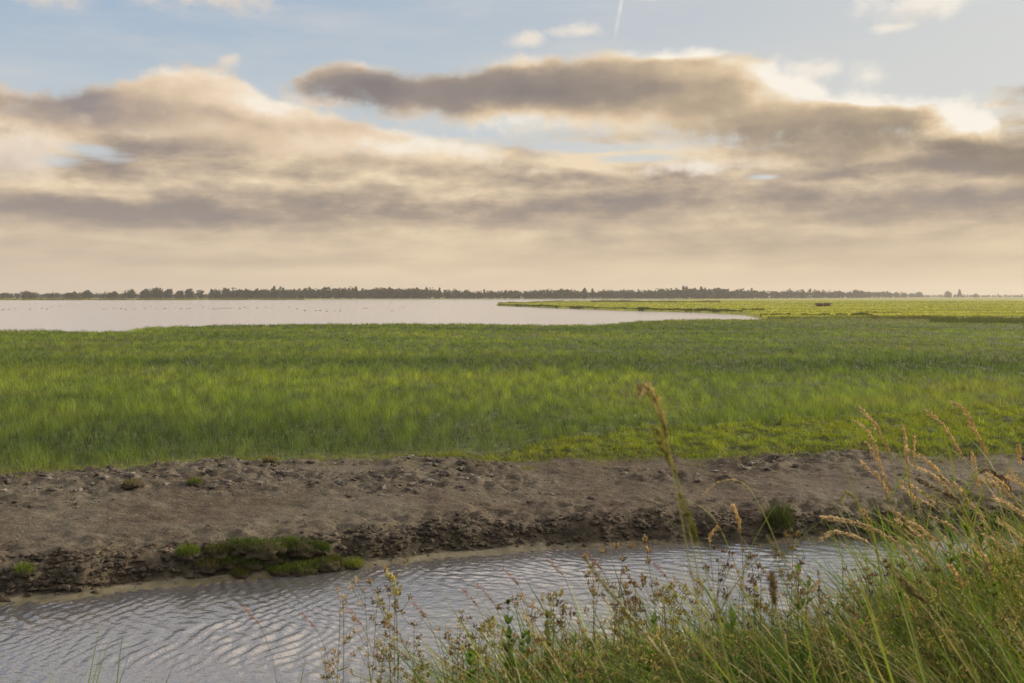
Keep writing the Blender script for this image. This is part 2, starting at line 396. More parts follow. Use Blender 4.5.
a_wet = np.where(YY > mid, sm(SS, .15, .11)*sm(XX, 2.0, -.5), 0.0)
a_spo = np.where(YY > mid, spoil(XX, YY), 0.0)
a_far = sm(YY, 105, 135)
m_ground, g, out = material('ground')
gm = g.n.new('ShaderNodeNewGeometry'); pos = gm.outputs['Position']
px_, py_, pz_ = g.sep(pos)
mud = attr(g, 'mud'); wet = attr(g, 'wet'); spo = attr(g, 'spo'); far = attr(g, 'far')
n1 = g.noise(pos, 1.1, 6, .6); n2 = g.noise(pos, 7.0, 6, .65); n3 = g.noise(pos, 34.0, 4, .7)
crumb = g.voronoi(pos, 26.0)
mudc = g.ramp(n2*.6 + n3*.4, [(.30, (.022,.017,.013)), (.43, (.052,.038,.028)), (.55, (.098,.072,.053)), (.72, (.19,.155,.125))])
mudc = g.mix(g.smooth(n1, .42, .60)*.55, mudc, g.mix(.4, mudc, (.20,.185,.165)))
mudc = g.mix(spo*.35, mudc, g.mix(g.smooth(n2, .4, .62), (.028,.022,.018), (.20,.185,.165)))
greyp = g.smooth(g.noise(g.vscale(pos, (.55, .9, 1)), 1.0, 5, .6) + g.smooth(px_, 1.5, -3.0)*.12, .50, .66)
mudc = g.mix(greyp*.42, mudc, g.ramp(n2*.5+n3*.5, [(.35, (.085,.078,.068)), (.6, (.24,.225,.20))]))
flecks = g.smooth(g.voronoi(g.vscale(pos, (1, .6, 1)), 55.0), .16, .08)
mudc = g.mix(flecks*.35, mudc, (.34,.29,.22))
mudc = g.mix(g.smooth(g.noise(pos, 2.3, 4, .6), .58, .7)*.35, mudc, (.09,.095,.04))
mudc = g.mix(g.smooth(pz_, .27, .12)*(1.0-wet), mudc, g.mix(g.smooth(n2,.40,.62), (.026,.021,.014), (.095,.078,.055)))
siltc = g.mix(g.smooth(n2, .35, .65), (.095,.085,.05), (.14,.125,.078))
mudc = g.mix(1.0, mudc, (.74,.72,.60), 'MULTIPLY')
mudc = g.mix(wet, mudc, siltc)
soil_shade = g.ramp(g.noise(pos, 5.0, 5, .6), [(.35, (.022,.028,.007)), (.55, (.065,.085,.014)), (.75, (.11,.14,.02))])  # soil coloured dark so gaps between the blades look shaded
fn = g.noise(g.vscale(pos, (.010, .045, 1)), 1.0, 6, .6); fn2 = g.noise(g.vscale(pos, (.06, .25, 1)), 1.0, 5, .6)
farc_sunlit = g.ramp(fn*.6+fn2*.4, [(.36, (.11,.14,.02)), (.46, (.22,.24,.030)), (.56, (.33,.32,.040)), (.70, (.40,.35,.07))])  # short yellow grass, its colour raised to stand for sunlight
farc_sunlit = g.mix(g.smooth(py_, 420, 900)*.55, farc_sunlit, (.12,.13,.03))
c = g.mix(far, soil_shade, farc_sunlit); c = g.mix(mud, c, mudc)
nrm = bump(g, (n2*1.0 + n3*.55 + crumb*.10)*(1.0-wet*.9)*mud + n2*.3, 1.0, .04)
strip_ = g.smooth(py_, 26, 20)*(1.0-mud)*g.smooth(py_, 13, 14)
c = g.mix(strip_*.8*g.smooth(px_, 0, 2), c, g.mix(g.smooth(g.noise(pos, 2.6, 4, .6), .42, .56), (.020,.028,.006), (.10,.13,.014)))
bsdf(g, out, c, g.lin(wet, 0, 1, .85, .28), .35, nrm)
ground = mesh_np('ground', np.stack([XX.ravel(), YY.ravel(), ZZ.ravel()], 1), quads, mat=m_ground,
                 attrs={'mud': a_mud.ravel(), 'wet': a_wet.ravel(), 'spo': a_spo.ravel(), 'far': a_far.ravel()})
tag(ground, kind='structure')

# ------------------------------------------------------------------ water
def water_mat(name, base, rough, ior, h=None, strength=.3, dist=.01):
    m, g, out = material(name)
    gm = g.n.new('ShaderNodeNewGeometry'); pos = gm.outputs['Position']
    n = bump(g, h(g, pos), strength, dist)
    bsdf(g, out, base, rough, .5, n, ior); return m
m_ditch = water_mat('ditch_water', (.085,.085,.087), .03, 3.6, lambda g, p: g.noise(g.vscale(p, (1, 1, 0)), 16, 3, .6)*.7 + g.noise(g.vscale(p, (1, .7, 0)), 42, 2, .5)*.25, .8, .012)
wxs = np.concatenate([[-80,-60,-45,-30,-20,-14,-10], np.arange(-7.5, 8.5, .026), [10,14,20,30,45,60,80]])
wys = np.concatenate([np.arange(-40, 5, 2.0), np.arange(5.2, 12.6, .026), np.arange(13, 40, 1.5)])
WX, WY = np.meshgrid(wxs, wys)
inner = sm(np.minimum(np.minimum(WX+7.4, 8.4-WX), np.minimum(WY-5.4, 12.4-WY)), 0, .4)
wa = WX + .22*fbm(WX*.7, WY*.7, 2, 90); wb = WY + .22*fbm(WX*.7, WY*.7, 2, 95)
WZ = np.zeros_like(WX)
left = sm(WX, 1.2, -2.0)
for k, (ang, lam, am, side_) in enumerate([(12,.17,.0030,1),(-12,.125,.0020,1),(32,.19,.0016,1),(22,.10,.0012,1),(-35,.15,.0012,1),(52,.13,.0014,2),
        (66,.16,.0024,0),(80,.115,.0018,0),(96,.17,.0014,0),(50,.22,.0014,0),(72,.08,.0010,0),(112,.14,.0008,0),(60,.06,.0006,2),(100,.055,.0005,2)]):
    ph = (wa*math.cos(R(ang)) + wb*math.sin(R(ang)))*2*math.pi/lam
    wgt = (1-left, left, 1)[side_] if side_ < 2 else 1
    WZ += wgt*am*np.sin(ph + 7*noise2(WX*.8, WY*.8, k) + 1.5*noise2(WX*2.5, WY*2.5, k+40))*np.clip(.55+1.3*noise2(WX*.7, WY*.9, 20+k), .0, 2)
WZ *= inner*1.7*np.clip(.95 + .8*fbm(WX*.45, WY*.6, 2, 77), .4, 1.6)
nwx, nwy = len(wxs), len(wys)
ii = (np.arange(nwy-1)[:, None]*nwx + np.arange(nwx-1)[None, :]).ravel()
tag(mesh_np('ditch_water', np.stack([WX.ravel(), WY.ravel(), WZ.ravel()], 1), np.stack([ii, ii+1, ii+nwx+1, ii+nwx], 1), mat=m_ditch), kind='structure')
def lake_h(g, p): return g.noise(g.vscale(p, (.6, 1.6, 0)), 2.0, 5, .6)*1.0 + g.noise(g.vscale(p, (.3, 1, 0)), .35, 3, .5)*2
m_lake = water_mat('lake_water', (.40,.41,.45), .14, 2.1, lake_h, .35, .06)
lx = [-3000,-800,-300,-100,0,100,300,800,3000]; ly = [50, 80, 130, 220, 400, 700, 1500]
LV = [(x, y, 0) for y in ly for x in lx]; n = len(lx)
tag(mesh_np('lake_water', np.array(LV, float), [(j*n+i, j*n+i+1, (j+1)*n+i+1, (j+1)*n+i) for j in range(len(ly)-1) for i in range(n-1)], mat=m_lake), kind='structure')

# ------------------------------------------------------------------ grass blades, many at a time
def blades(base, h, w, lean_dir, lean, seg=2, face=None, curve=1.6, colr=None, tipw=0.0, basedark=.0):
    """base Nx3, arrays of height/width/lean; returns verts, quads, tris, colours"""
    N = len(base); face = rng.random(N)*np.pi if face is None else face
    ldx, ldy = np.cos(lean_dir), np.sin(lean_dir); fx, fy = np.cos(face), np.sin(face)
    Vs = np.zeros((N, 2*seg+1, 3), np.float32); Cs = np.zeros((N, 2*seg+1, 3), np.float32)
    for k in range(seg+1):
        t = k/seg; off = lean*h*t**curve; z = h*t*np.sqrt(np.clip(1-(lean*.6*t)**2, .2, 1))
        cx = base[:, 0]+ldx*off; cy = base[:, 1]+ldy*off; cz = base[:, 2]+z
        if k == seg:
            Vs[:, 2*k] = np.stack([cx, cy, cz], 1); Cs[:, 2*k] = colr
        else:
            hw = w*.5*(1-.55*t**1.5)
            Vs[:, 2*k] = np.stack([cx-fx*hw, cy-fy*hw, cz], 1); Vs[:, 2*k+1] = np.stack([cx+fx*hw, cy+fy*hw, cz], 1)
            Cs[:, 2*k] = Cs[:, 2*k+1] = colr
    nv = 2*seg+1; b = (np.arange(N)*nv)[:, None]
    q = np.concatenate([b + np.array([[2*k, 2*k+1, 2*k+3, 2*k+2]]) for k in range(seg-1)], 0) if seg > 1 else np.zeros((0, 4), int)
    t_ = b + np.array([[2*seg-2, 2*seg-1, 2*seg]])
    return Vs.reshape(-1, 3), q, t_, Cs.reshape(-1, 3)
class Bag:
    def __init__(s): s.v = []; s.q = []; s.t = []; s.c = []; s.n = 0
    def add(s, v, q, t, c):
        v = np.asarray(v, float); s.v.append(v); s.c.append(np.asarray(c, float)*np.ones((len(v), 3)))
        if q is not None and len(q): s.q.append(np.asarray(q)+s.n)
        if t is not None and len(t): s.t.append(np.asarray(t)+s.n)
        s.n += len(v); return s
    def build(s, name, mat, parent=None, smooth=True):
        return mesh_np(name, np.concatenate(s.v), np.concatenate(s.q) if s.q else None, np.concatenate(s.t) if s.t else None, mat, {'Col': np.concatenate(s.c)}, smooth, parent)
m_grass = leaf_mat('meadow_grass', .42, .025, .6)

def tall_from(u): return itp(u, [(U(-900),0),(U(480),0),(U(540),1.0),(U(640),2.4),(U(760),3.0),(U(850),3.9),(U(1024),6.0),(U(1900),7)])
NB = 520000
uu = rng.uniform(-.72, .76, NB); Yb = 13.0*(125/13.0)**rng.random(NB); Xb = uu*Yb
t_in = Yb - Yg(Xb)
ok = (t_in > -.1) & (water_mask(Xb, Yb) < .35)
ok &= ~((t_in < .25) & (rng.random(NB) > .35 + t_in*2))
Xb, Yb, uu, t_in = Xb[ok], Yb[ok], uu[ok], t_in[ok]
N = len(Xb); Zb = height(Xb, Yb)
sc_ = np.clip(Yb/14, 1, 9)
tallm = sm(t_in - tall_from(uu), -.25, .5)
tus = fbm(Xb*2.2/np.sqrt(sc_), Yb*1.3/np.sqrt(sc_), 4, 101, .65)
big = fbm(Xb*.16, Yb*.30/np.sqrt(sc_), 3, 111)
h = (.18 + .15*tus + .07*big + .04*sm(uu, 0, -.4))*(1 - .22*sm(Yb, 30, 50)*sm(Yb, 75, 55))*(1-.35*sm(uu, .1, .4)*sm(Yb, 40, 80)) 
h *= .30 + .70*sm(t_in + .35*noise2(Xb*2.2, Yb*2.2, 191), .0, .9)
hs = .04 + .09*sm(fbm(Xb*2.2, Yb*2.2, 2, 121), .1, .6) + .10*sm(fbm(Xb*.9, Yb*.9, 2, 126), .45, .75)
h = np.clip(hs*(1-tallm) + h*(1+.30*noise2(Xb*5.5/sc_**.7, Yb*2.4/sc_**.7, 161))*tallm, .03, .9)*rng.uniform(.55, 1.15, N)
w = .0050*sc_**1.05*rng.uniform(.7, 1.4, N)*(1+.5*(1-tallm))
cG = np.array([.098,.148,.022]); cY = np.array([.148,.178,.028]); cD = np.array([.046,.080,.015]); cP = np.array([.128,.130,.040]); cB = np.array([.17,.215,.014])
bandY = fbm(Xb*.035, Yb*.16, 3, 131); patch = fbm(Xb*.5/sc_**.5, Yb*.5/sc_**.5, 3, 141)
colr = mixc(cG, cY, sm(bandY*.35 + .45*patch - .2*sm(uu, 0, .3) + .2*noise2(Xb*9/sc_**.7, Yb*4/sc_**.7, 190), -.4, .8))
colr = mixc(cD, colr, sm(bandY*.6 + .7*tus + .28 + .3*patch, -.35, .55))
colr = colr*(1-(1-tallm)[:, None]) + (1-tallm)[:, None]*mixc(cB*.75, cB, sm(fbm(Xb*2.2, Yb*2.2, 2, 121), -.3, .4))
pp = sm(fbm(Xb*.09, Yb*.3/np.sqrt(sc_), 3, 151), .15, .55)*(rng.random(N) < .45)*tallm
colr = mixc(colr, cP, pp*.7)
shore = sm(Yb/S0(uu), .80, 1.0)*sm(U(780), U(560), uu)*.0
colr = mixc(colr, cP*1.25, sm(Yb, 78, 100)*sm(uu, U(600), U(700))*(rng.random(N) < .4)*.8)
edge_dry = sm(t_in, .9, .1)*(rng.random(N) < .6)*(1-tallm*.2)
colr = mixc(colr, np.array([.20,.19,.07]), edge_dry*.6)
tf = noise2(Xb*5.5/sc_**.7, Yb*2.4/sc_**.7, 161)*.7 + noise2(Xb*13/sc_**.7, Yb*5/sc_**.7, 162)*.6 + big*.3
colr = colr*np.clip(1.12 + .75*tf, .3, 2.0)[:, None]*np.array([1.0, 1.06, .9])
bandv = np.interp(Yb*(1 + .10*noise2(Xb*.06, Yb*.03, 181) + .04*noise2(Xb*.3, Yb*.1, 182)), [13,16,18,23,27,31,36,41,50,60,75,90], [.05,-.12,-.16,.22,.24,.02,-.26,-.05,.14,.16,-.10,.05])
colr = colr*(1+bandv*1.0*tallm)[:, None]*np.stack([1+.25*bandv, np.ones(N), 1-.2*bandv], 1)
colr = colr*rng.uniform(.65, 1.35, N)[:, None]*np.stack([rng.uniform(.9, 1.15, N), np.ones(N), rng.uniform(.8, 1.2, N)], 1)
ld = 2.8 + 3.5*noise2(Xb*3.1/sc_**.5, Yb*3.1/sc_**.5, 163) + rng.normal(0, 1.5, N); ln = rng.uniform(.05, .9, N)
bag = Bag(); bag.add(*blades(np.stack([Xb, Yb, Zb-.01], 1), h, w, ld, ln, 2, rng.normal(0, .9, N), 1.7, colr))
ns = 150000; uS = rng.uniform(-.1, .72, ns); YS = rng.uniform(14.3, 24, ns); XS = uS*YS; tS = YS-Yg(XS); kS = (tS > 0) & (tS < tall_from(uS)+.3)
XS, YS, uS = XS[kS], YS[kS], uS[kS]; ns = len(XS); hum = fbm(XS*2.4, YS*2.4, 3, 60); q2 = noise2(XS*6, YS*5, 171)
hS = (.030 + .05*sm(hum, -.2, .5) + .05*sm(q2, .1, .7))*rng.uniform(.6, 1.3, ns)
cS = mixc((.030,.048,.008), (.20,.24,.018), sm(hum*.9 + q2*.7, -.45, .35)); cS = mixc(cS, (.06,.045,.03), sm(hum, -.2, -.5)*.8)*rng.uniform(.7, 1.3, ns)[:, None]
bag.add(*blades(np.stack([XS, YS, height(XS, YS)-.005], 1), hS, .009*rng.uniform(.7, 1.4, ns), rng.random(ns)*6.28, rng.uniform(.1, .9, ns), 2, rng.normal(0, .9, ns), 1.5, cS))
tag(bag.build('meadow_grass', m_grass), 'long green meadow grass between the mud bank and the lake', 'grass', kind='stuff')

# reeds and rough fringes further off: strips along the banks
def strip(bag, pts, n, h, w, c1, c2, spread, gaps=.0, seed=0):
    r = np.random.default_rng(seed); pts = np.array(pts, float); k = r.random(n)*(len(pts)-1); i = np.minimum(k.astype(int), len(pts)-2); f = k-i
    p = pts[i]*(1-f)[:, None] + pts[i+1]*f[:, None]
    u = U(p[:, 0]); Y = p[:, 1]*(1 + r.normal(0, spread, n)); X = u*Y
    keep = (noise2(u*70, Y*0, seed) > gaps - 1) & (water_mask(X, Y) < .6); X, Y = X[keep], Y[keep]; n = len(X)
    hh = h*r.uniform(.35, 1.15, n)*np.clip(.7+.45*noise2(X/Y*60, Y*0, seed+2)+.3*noise2(X/Y*190, Y*0, seed+3), .2, 1.4); cc = mixc(c1, c2, r.random(n))
    bag.add(*blades(np.stack([X, Y, height(X, Y)-.02], 1), hh, w*r.uniform(.6, 1.4, n), r.random(n)*6.28, r.uniform(.05, .4, n), 2, r.normal(0, .7, n), 1.6, cc))
far_bag = Bag()
DK, OL, YL = (.035,.050,.014), (.075,.085,.022), (.20,.20,.035)
strip(far_bag, [(738,133),(790,136),(850,136),(872,134)], 6000, .34, .10, (.045,.055,.02), (.08,.08,.03), .008, .7, 1)
strip(far_bag, [(930,98),(975,96),(1030,93),(1120,90)], 9000, .45, .06, (.05,.075,.02), (.09,.12,.03), .03, .0, 2)
strip(far_bag, [(870,112),(930,110),(1030,104),(1120,102)], 8000, .3, .06, OL, (.13,.10,.05), .03, .2, 3)
strip(far_bag, [(498,305),(560,242),(620,207),(700,182),(742,165)], 12000, .42, .16, DK, OL, .006, .0, 4)
strip(far_bag, [(498,345),(520,374),(560,470),(640,590)], 6000, .6, .3, OL, YL, .01, .3, 5)
strip(far_bag, [(590,440),(640,420),(720,430)], 3000, .7, .35, (.10,.07,.035), OL, .015, .0, 6)
strip(far_bag, [(690,185),(715,184)], 200, .5, .14, DK, OL, .008, .0, 7)
strip(far_bag, [(742,182),(764,180)], 900, .5, .14, (.075,.06,.03), OL, .008, .0, 8)
strip(far_bag, [(860,150),(900,152)], 150, .45, .12, (.10,.05,.02), OL, .006, .3, 9)
strip(far_bag, [(-60,700),(100,715),(200,735),(305,765)], 9000, 1.3, .8, (.10,.11,.03), (.14,.12,.045), .012, .0, 10)
strip(far_bag, [(200,745),(305,770)], 2500, .8, .8, (.26,.20,.11), (.2,.15,.09), .004, .0, 11)
strip(far_bag, [(560,60*1.62),(640,108),(760,110),(900,112)], 7000, .22, .05, (.13,.10,.045), OL, .03, .0, 12)
tag(far_bag.build('reed_fringe', m_grass), 'dark reed and sedge fringe along the far water edges', 'reeds', kind='stuff')
# short yellow pasture beyond the water: low tufts, sunshine put into their colour
n = 60000; u = rng.uniform(U(497), U(1350), n); Y = 118*(560/118.)**rng.random(n); X = u*Y
k = water_mask(X, Y) < .3; X, Y, u = X[k], Y[k], u[k]; n = len(X)
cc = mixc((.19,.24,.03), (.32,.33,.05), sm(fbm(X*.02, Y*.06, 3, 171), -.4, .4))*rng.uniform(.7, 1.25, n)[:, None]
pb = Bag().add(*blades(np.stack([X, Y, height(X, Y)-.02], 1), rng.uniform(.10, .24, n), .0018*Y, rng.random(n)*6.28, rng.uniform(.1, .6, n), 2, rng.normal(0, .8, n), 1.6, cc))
tag(pb.build('pasture_grass', m_grass), 'short yellow-green grass on the far pasture, coloured as sunlit', 'grass', kind='stuff')

# ------------------------------------------------------------------ clods of mud: a few lump shapes, scattered and merged
def ico(sub=1):
    import bmesh
    bm = bmesh.new(); bmesh.ops.create_icosphere(bm, subdivisions=sub, radius=1); bm.verts.index_update()
    v = np.array([x.co[:] for x in bm.verts]); t = np.array([[q.index for q in f.verts] for f in bm.faces]); bm.free(); return v, t
IV, IT = ico(2); IV1, IT1 = ico(1); IV3, IT3 = ico(3)
m_mud, g, out = material('mud_clod')
gm = g.n.new('ShaderNodeNewGeometry'); pos = gm.outputs['Position']; n2 = g.noise(pos, 22, 5, .65)
bsdf(g, out, g.mix(1.0, attr(g, 'Col', True), g.ramp(n2, [(.3, (.55,.55,.55)), (.7, (1.5,1.5,1.5))]), 'MULTIPLY'), .85, .25, bump(g, n2, .9, .02))
def clods(bag, X, Y, size, colr, flat=.65, r=rng):
    for k in range(len(X)):
        d = IV * (.9 + .75*noise2(IV[:, 0]*2.1+k*3.1, IV[:, 1]*2.1+IV[:, 2]*2.3+k*1.7) + .35*r.normal(size=len(IV))*.5)[:, None]
        a = r.random()*6.28; c, s_ = math.cos(a), math.sin(a)
        d = d * np.array([r.uniform(.8, 1.5), r.uniform(.6, 1.0), r.uniform(.5, 1)*flat])*size[k]
        d = np.stack([d[:, 0]*c-d[:, 1]*s_, d[:, 0]*s_+d[:, 1]*c, d[:, 2]], 1)
        bag.add(d + [X[k], Y[k], hgt_arr[k] - size[k]*.10], None, IT, colr[k])
cl = Bag()
n = 6500
X = rng.uniform(-8.5, 9.5, n); s_ = rng.uniform(.17, .60, n) + .05*rng.normal(size=n); Y = Yw(X) + s_
keep = fbm(X*1.2, Y*2, 2, 201) > -.6; X, Y, s_ = X[keep], Y[keep], s_[keep]; n = len(X)
size = (.010 + .050*rng.random(n)**2.6)*itp(X, [(-8,1.1),(0,.9),(4,.75),(9,.75)])*(1-.5*sm(s_, .45, .7)); hgt_arr = height(X, Y)
cc = mixc((.034,.028,.019), (.125,.10,.072), rng.random(n)**1.3*(.5+.5*sm(s_, .3, .6)))
clods(cl, X, Y, size, cc)
n = 8000
X = rng.uniform(-8.5, 9.5, n); t = rng.uniform(-.1, 2.2, n); Y = Yg(X) - t; sp = spoil(X, Y)
keep = rng.random(n) < sp*(.28+.32*sm(X, 1, -2)); X, Y, sp = X[keep], Y[keep], sp[keep]; n = len(X)
size = .010 + .055*rng.random(n)**2.5; hgt_arr = height(X, Y)
dk = sm(fbm(X*.8, Y*1.2, 2, 211), -.2, .3)
cc = mixc(mixc((.17,.155,.135), (.10,.082,.065), rng.random(n)), (.034,.027,.022), dk*rng.uniform(.5, 1, n))
clods(cl, X, Y, size, cc)
n = 4200
X = rng.uniform(-8.5, 9.5, n); Y = Yw(X) + rng.uniform(.6, 3.6, n); size = .004 + .016*rng.random(n)**3; hgt_arr = height(X, Y)
cc = mixc((.20,.17,.13), (.05,.04,.03), rng.random(n)); clods(cl, X, Y, size, cc)
tag(cl.build('mud_clods', m_mud), 'crumbled dark and grey clods of mud along the bare bank', 'mud', kind='stuff')
# dead straw bits lying on the mud
n = 5200; X = rng.uniform(-9, 10, n); Y = Yw(X) + .5 + rng.uniform(0, 1, n)*(Yg(X)-Yw(X)-.4)
k = rng.random(n) < .35 + .65*sm(fbm(X*.6, Y*.9, 2, 221), -.1, .4)*sm(X, 5, 0); X, Y = X[k], Y[k]; n = len(X)
a = rng.normal(0, .9, n); L_ = rng.uniform(.015, .07, n); Wd = rng.uniform(.0012, .003, n); Z = height(X, Y) + rng.uniform(.004, .02, n)
dx, dy = np.cos(a)*L_, np.sin(a)*L_; ox, oy = -np.sin(a)*Wd, np.cos(a)*Wd; dz = rng.normal(0, .3, n)*L_
Vv = np.stack([np.stack([X-dx-ox, Y-dy-oy, Z-dz], 1), np.stack([X+dx-ox, Y+dy-oy, Z+dz], 1), np.stack([X+dx+ox, Y+dy+oy, Z+dz+.002], 1), np.stack([X-dx+ox, Y-dy+oy, Z-dz+.002], 1)], 1).reshape(-1, 3)
cc = np.repeat(mixc((.36,.30,.20), (.16,.12,.08), rng.random(n)), 4, axis=0)
tag(Bag().add(Vv, np.arange(4*n).reshape(-1, 4), None, cc).build('straw_litter', m_grass), 'dry straw bits lying on the bare mud bank', 'straw', kind='stuff')

n = 26000; X = rng.uniform(-9, 10, n); Y = Yg(X) + .25 - rng.exponential(.28, n); k = (noise2(X*2.6, Y*3, 195) + .35*noise2(X*8, Y*8, 196) > .02 + .25*sm(Yg(X)-Y, 0, .9)); X, Y = X[k], Y[k]; n = len(X)
cc = mixc(mixc((.10,.15,.02), (.19,.22,.03), rng.random(n)), np.array([.26,.22,.11]), (rng.random(n) < .35)*.8)*rng.uniform(.6, 1.2, n)[:, None]
tag(Bag().add(*blades(np.stack([X, Y, height(X, Y)-.004], 1), rng.uniform(.02, .085, n), rng.uniform(.003, .007, n), rng.random(n)*6.28, rng.uniform(.2, 1, n), 2, rng.random(n)*3.1, 1.5, cc)).build('sparse_grass', m_grass), 'thin low grass creeping from the meadow onto the bare mud', 'grass', kind='stuff')

# ------------------------------------------------------------------ tufts on the mud bank: each one a thing
m_tuft = leaf_mat('tuft', .35, .015, .5)
def at(px, py, z):                       # the point at height z seen at this place in the picture
    Y = (EYE - z)*F_PX/(py-HOR); return (px-512)/F_PX*Y, Y
def tuft(px, py, rad, h, c1, c2, label, n=260, group=None, name='grass_tuft', lean=.6, mound=True, cat='grass tuft', w=.004):
    x = (px-512)/F_PX; yy_ = np.arange(8.5, 22, .02); zr = EYE - (py-HOR)/F_PX*yy_
    hit = np.nonzero(height(x*yy_, yy_) >= zr)[0]; Y = float(yy_[hit[0]])
    X = x*Y; z = hgt(X, Y); r = np.random.default_rng(int(px*7+py))
    t = empty(name, (X, Y, z)); tag(t, label, cat, group)
    a = r.random(n)*6.283; q = np.sqrt(r.random(n))*rad; b = np.stack([np.cos(a)*q, np.sin(a)*q*.8, np.zeros(n)], 1)
    dome = np.sqrt(np.clip(1-(q/rad)**2, 0, 1)); b[:, 2] = dome*rad*.36 if mound else 0
    if mound:
        mv = IV3*np.array([rad*.9, rad*.75, rad*.40])*(1+.45*noise2(IV3[:, 0]*2.3+px, IV3[:, 1]*2.3+IV3[:, 2]*2)[:, None])
        Bag().add(mv, None, IT3, (.045,.036,.022)).build('root_clump', m_mud, t)
    cc = mixc(mixc(c1, c2, r.random(n)), np.array([.10,.08,.04]), (r.random(n) < .18)*.8)*r.uniform(.6, 1.35, n)[:, None]
    out_dir = a + r.normal(0, .5, n)
    Bag().add(*blades(b, h*r.uniform(.3, 1.25, n)*(.6+.4*dome), w*r.uniform(.6, 1.4, n), out_dir, r.uniform(.2, 1)*lean*(.3+q/rad), 3, None, 1.8, cc)).build('blades', m_tuft, t)
    return t
GR1, GR2 = (.095,.165,.020), (.16,.22,.028); DG1, DG2 = (.030,.055,.014), (.075,.11,.020); OV = (.15,.15,.04)
tuft(781, 533, .17, .30, (.022,.038,.012), (.065,.095,.022), 'round dark green rush tussock alone at the muddy water edge', 900, lean=.45, cat='rush tuft', name='rush_tuft')
tuft(905, 536, .20, .20, DG1, GR1, 'dark green rush tuft at the water edge behind the golden grass heads', 500, cat='rush tuft', name='rush_tuft')
tuft(872, 532, .10, .12, DG1, GR1, 'small dark green tuft at the water edge left of the golden grass heads', 250)
tuft(192, 487, .11, .09, (.09,.10,.03), GR1, 'small olive tuft high on the left mud slope, far below the meadow edge')
tuft(268, 465, .12, .07, OV, (.20,.17,.08), 'flat dry tuft among the dark spoil lumps', 200)
tuft(130, 488, .14, .05, OV, (.16,.13,.06), 'flat yellowish tuft in the grey spoil at the far left', 200)
tuft(18, 580, .10, .09, GR1, GR2, 'bright green tuft on the bank edge at the far left')
tuft(525, 470, .18, .05, GR1, GR2, 'thin green patch just under the meadow edge', 160, mound=False)
tuft(352, 571, .11, .09, (.12,.15,.02), GR2, 'yellow-green cushion tuft at the waterline, right end of the mossy bank', 420)
# the mossy, overgrown stretch of bank: cushions standing side by side
CUS = [(186,560,.12,.10,GR1,GR2),(204,574,.12,.08,(.06,.06,.025),OV),(212,556,.10,.08,DG1,OV),(228,566,.13,.11,GR1,GR2),(240,556,.12,.10,DG1,GR1),(236,580,.10,.07,OV,DG2),(252,570,.11,.09,DG1,GR1),
       (262,553,.15,.09,DG2,GR1),(276,578,.11,.09,GR1,GR2),(272,566,.12,.10,DG1,DG2),(286,551,.14,.09,DG2,GR1),(300,574,.13,.10,GR1,GR2),(303,558,.13,.08,DG1,DG2),(318,556,.10,.10,DG1,GR1),(322,570,.12,.08,DG2,OV),(334,566,.09,.08,DG1,OV)]
for k, (px, py, rad, h, a, b) in enumerate(CUS):
    tuft(px + (k % 3)*2-2, py + (k*5 % 4)-2, rad*(1.05+.15*(k*7 % 5)), h*.9, tuple(.78*v for v in a), tuple(.82*v for v in b), 'mossy green grass cushion on the overgrown stretch of mud bank', 800, 'mossy grass cushions along the mud bank', w=.0035, lean=.8)

# ------------------------------------------------------------------ far trees
def crown_np(r, h, wd, kind=0, n=150, base=.12):
    """leaf clumps through an uneven volume, height h, half width wd"""
    vs, ts = [], []; lob = r.uniform(-.6, .6, (7, 2)); lobz = r.uniform(.3, .72, 7); lr = r.uniform(.35, .6, 7)
    for k in range(n):
        if kind == 1:        # narrow, tapering
            z = r.uniform(.12, 1.0)**.9; rr = wd*(1.1-z)*.9*math.sqrt(r.random()); a = r.random()*6.28; p = np.array([math.cos(a)*rr, math.sin(a)*rr, z*h])
        else:
            j = r.integers(7); d = r.normal(size=3); d /= np.linalg.norm(d)
            if k % 3 == 0: q = r.random()**.5*lr[j]; p = np.array([(lob[j, 0]+d[0]*q)*wd, (lob[j, 1]+d[1]*q)*wd, (lobz[j]+d[2]*q*.5)*h])
            else: q = r.random()**.45; p = np.array([d[0]*q*wd*(.75+.35*math.sin(3*math.atan2(d[2], d[0])+lob[0, 0]*9)), d[1]*q*wd, h*(.47+d[2]*q*(.36+.12*math.sin(2.6*d[0]+lob[1, 0]*9)))])
            if k % 5 == 0: a = r.random()*6.28; p = np.array([math.cos(a)*wd*.8*r.random(), math.sin(a)*wd*.8, r.uniform(.02, .35)*h])
            p[2] = max(p[2], base*h*r.random())
        s_ = h*r.uniform(.04, .095)
        m = np.linalg.qr(r.normal(size=(3, 3)))[0]
        q4 = np.array([[-1, -.7, 0], [1, -.8, .2], [.9, .8, 0], [-.8, .9, .25]])*s_ @ m + p
        ts.append(np.arange(4)+len(vs)*4); vs.append(q4)
    return np.concatenate(vs), np.array(ts)
m_leaf = leaf_mat('far_foliage', .25, .0)
m_bark, g, out = material('bark'); bsdf(g, out, (.09,.07,.05), .9, .2)
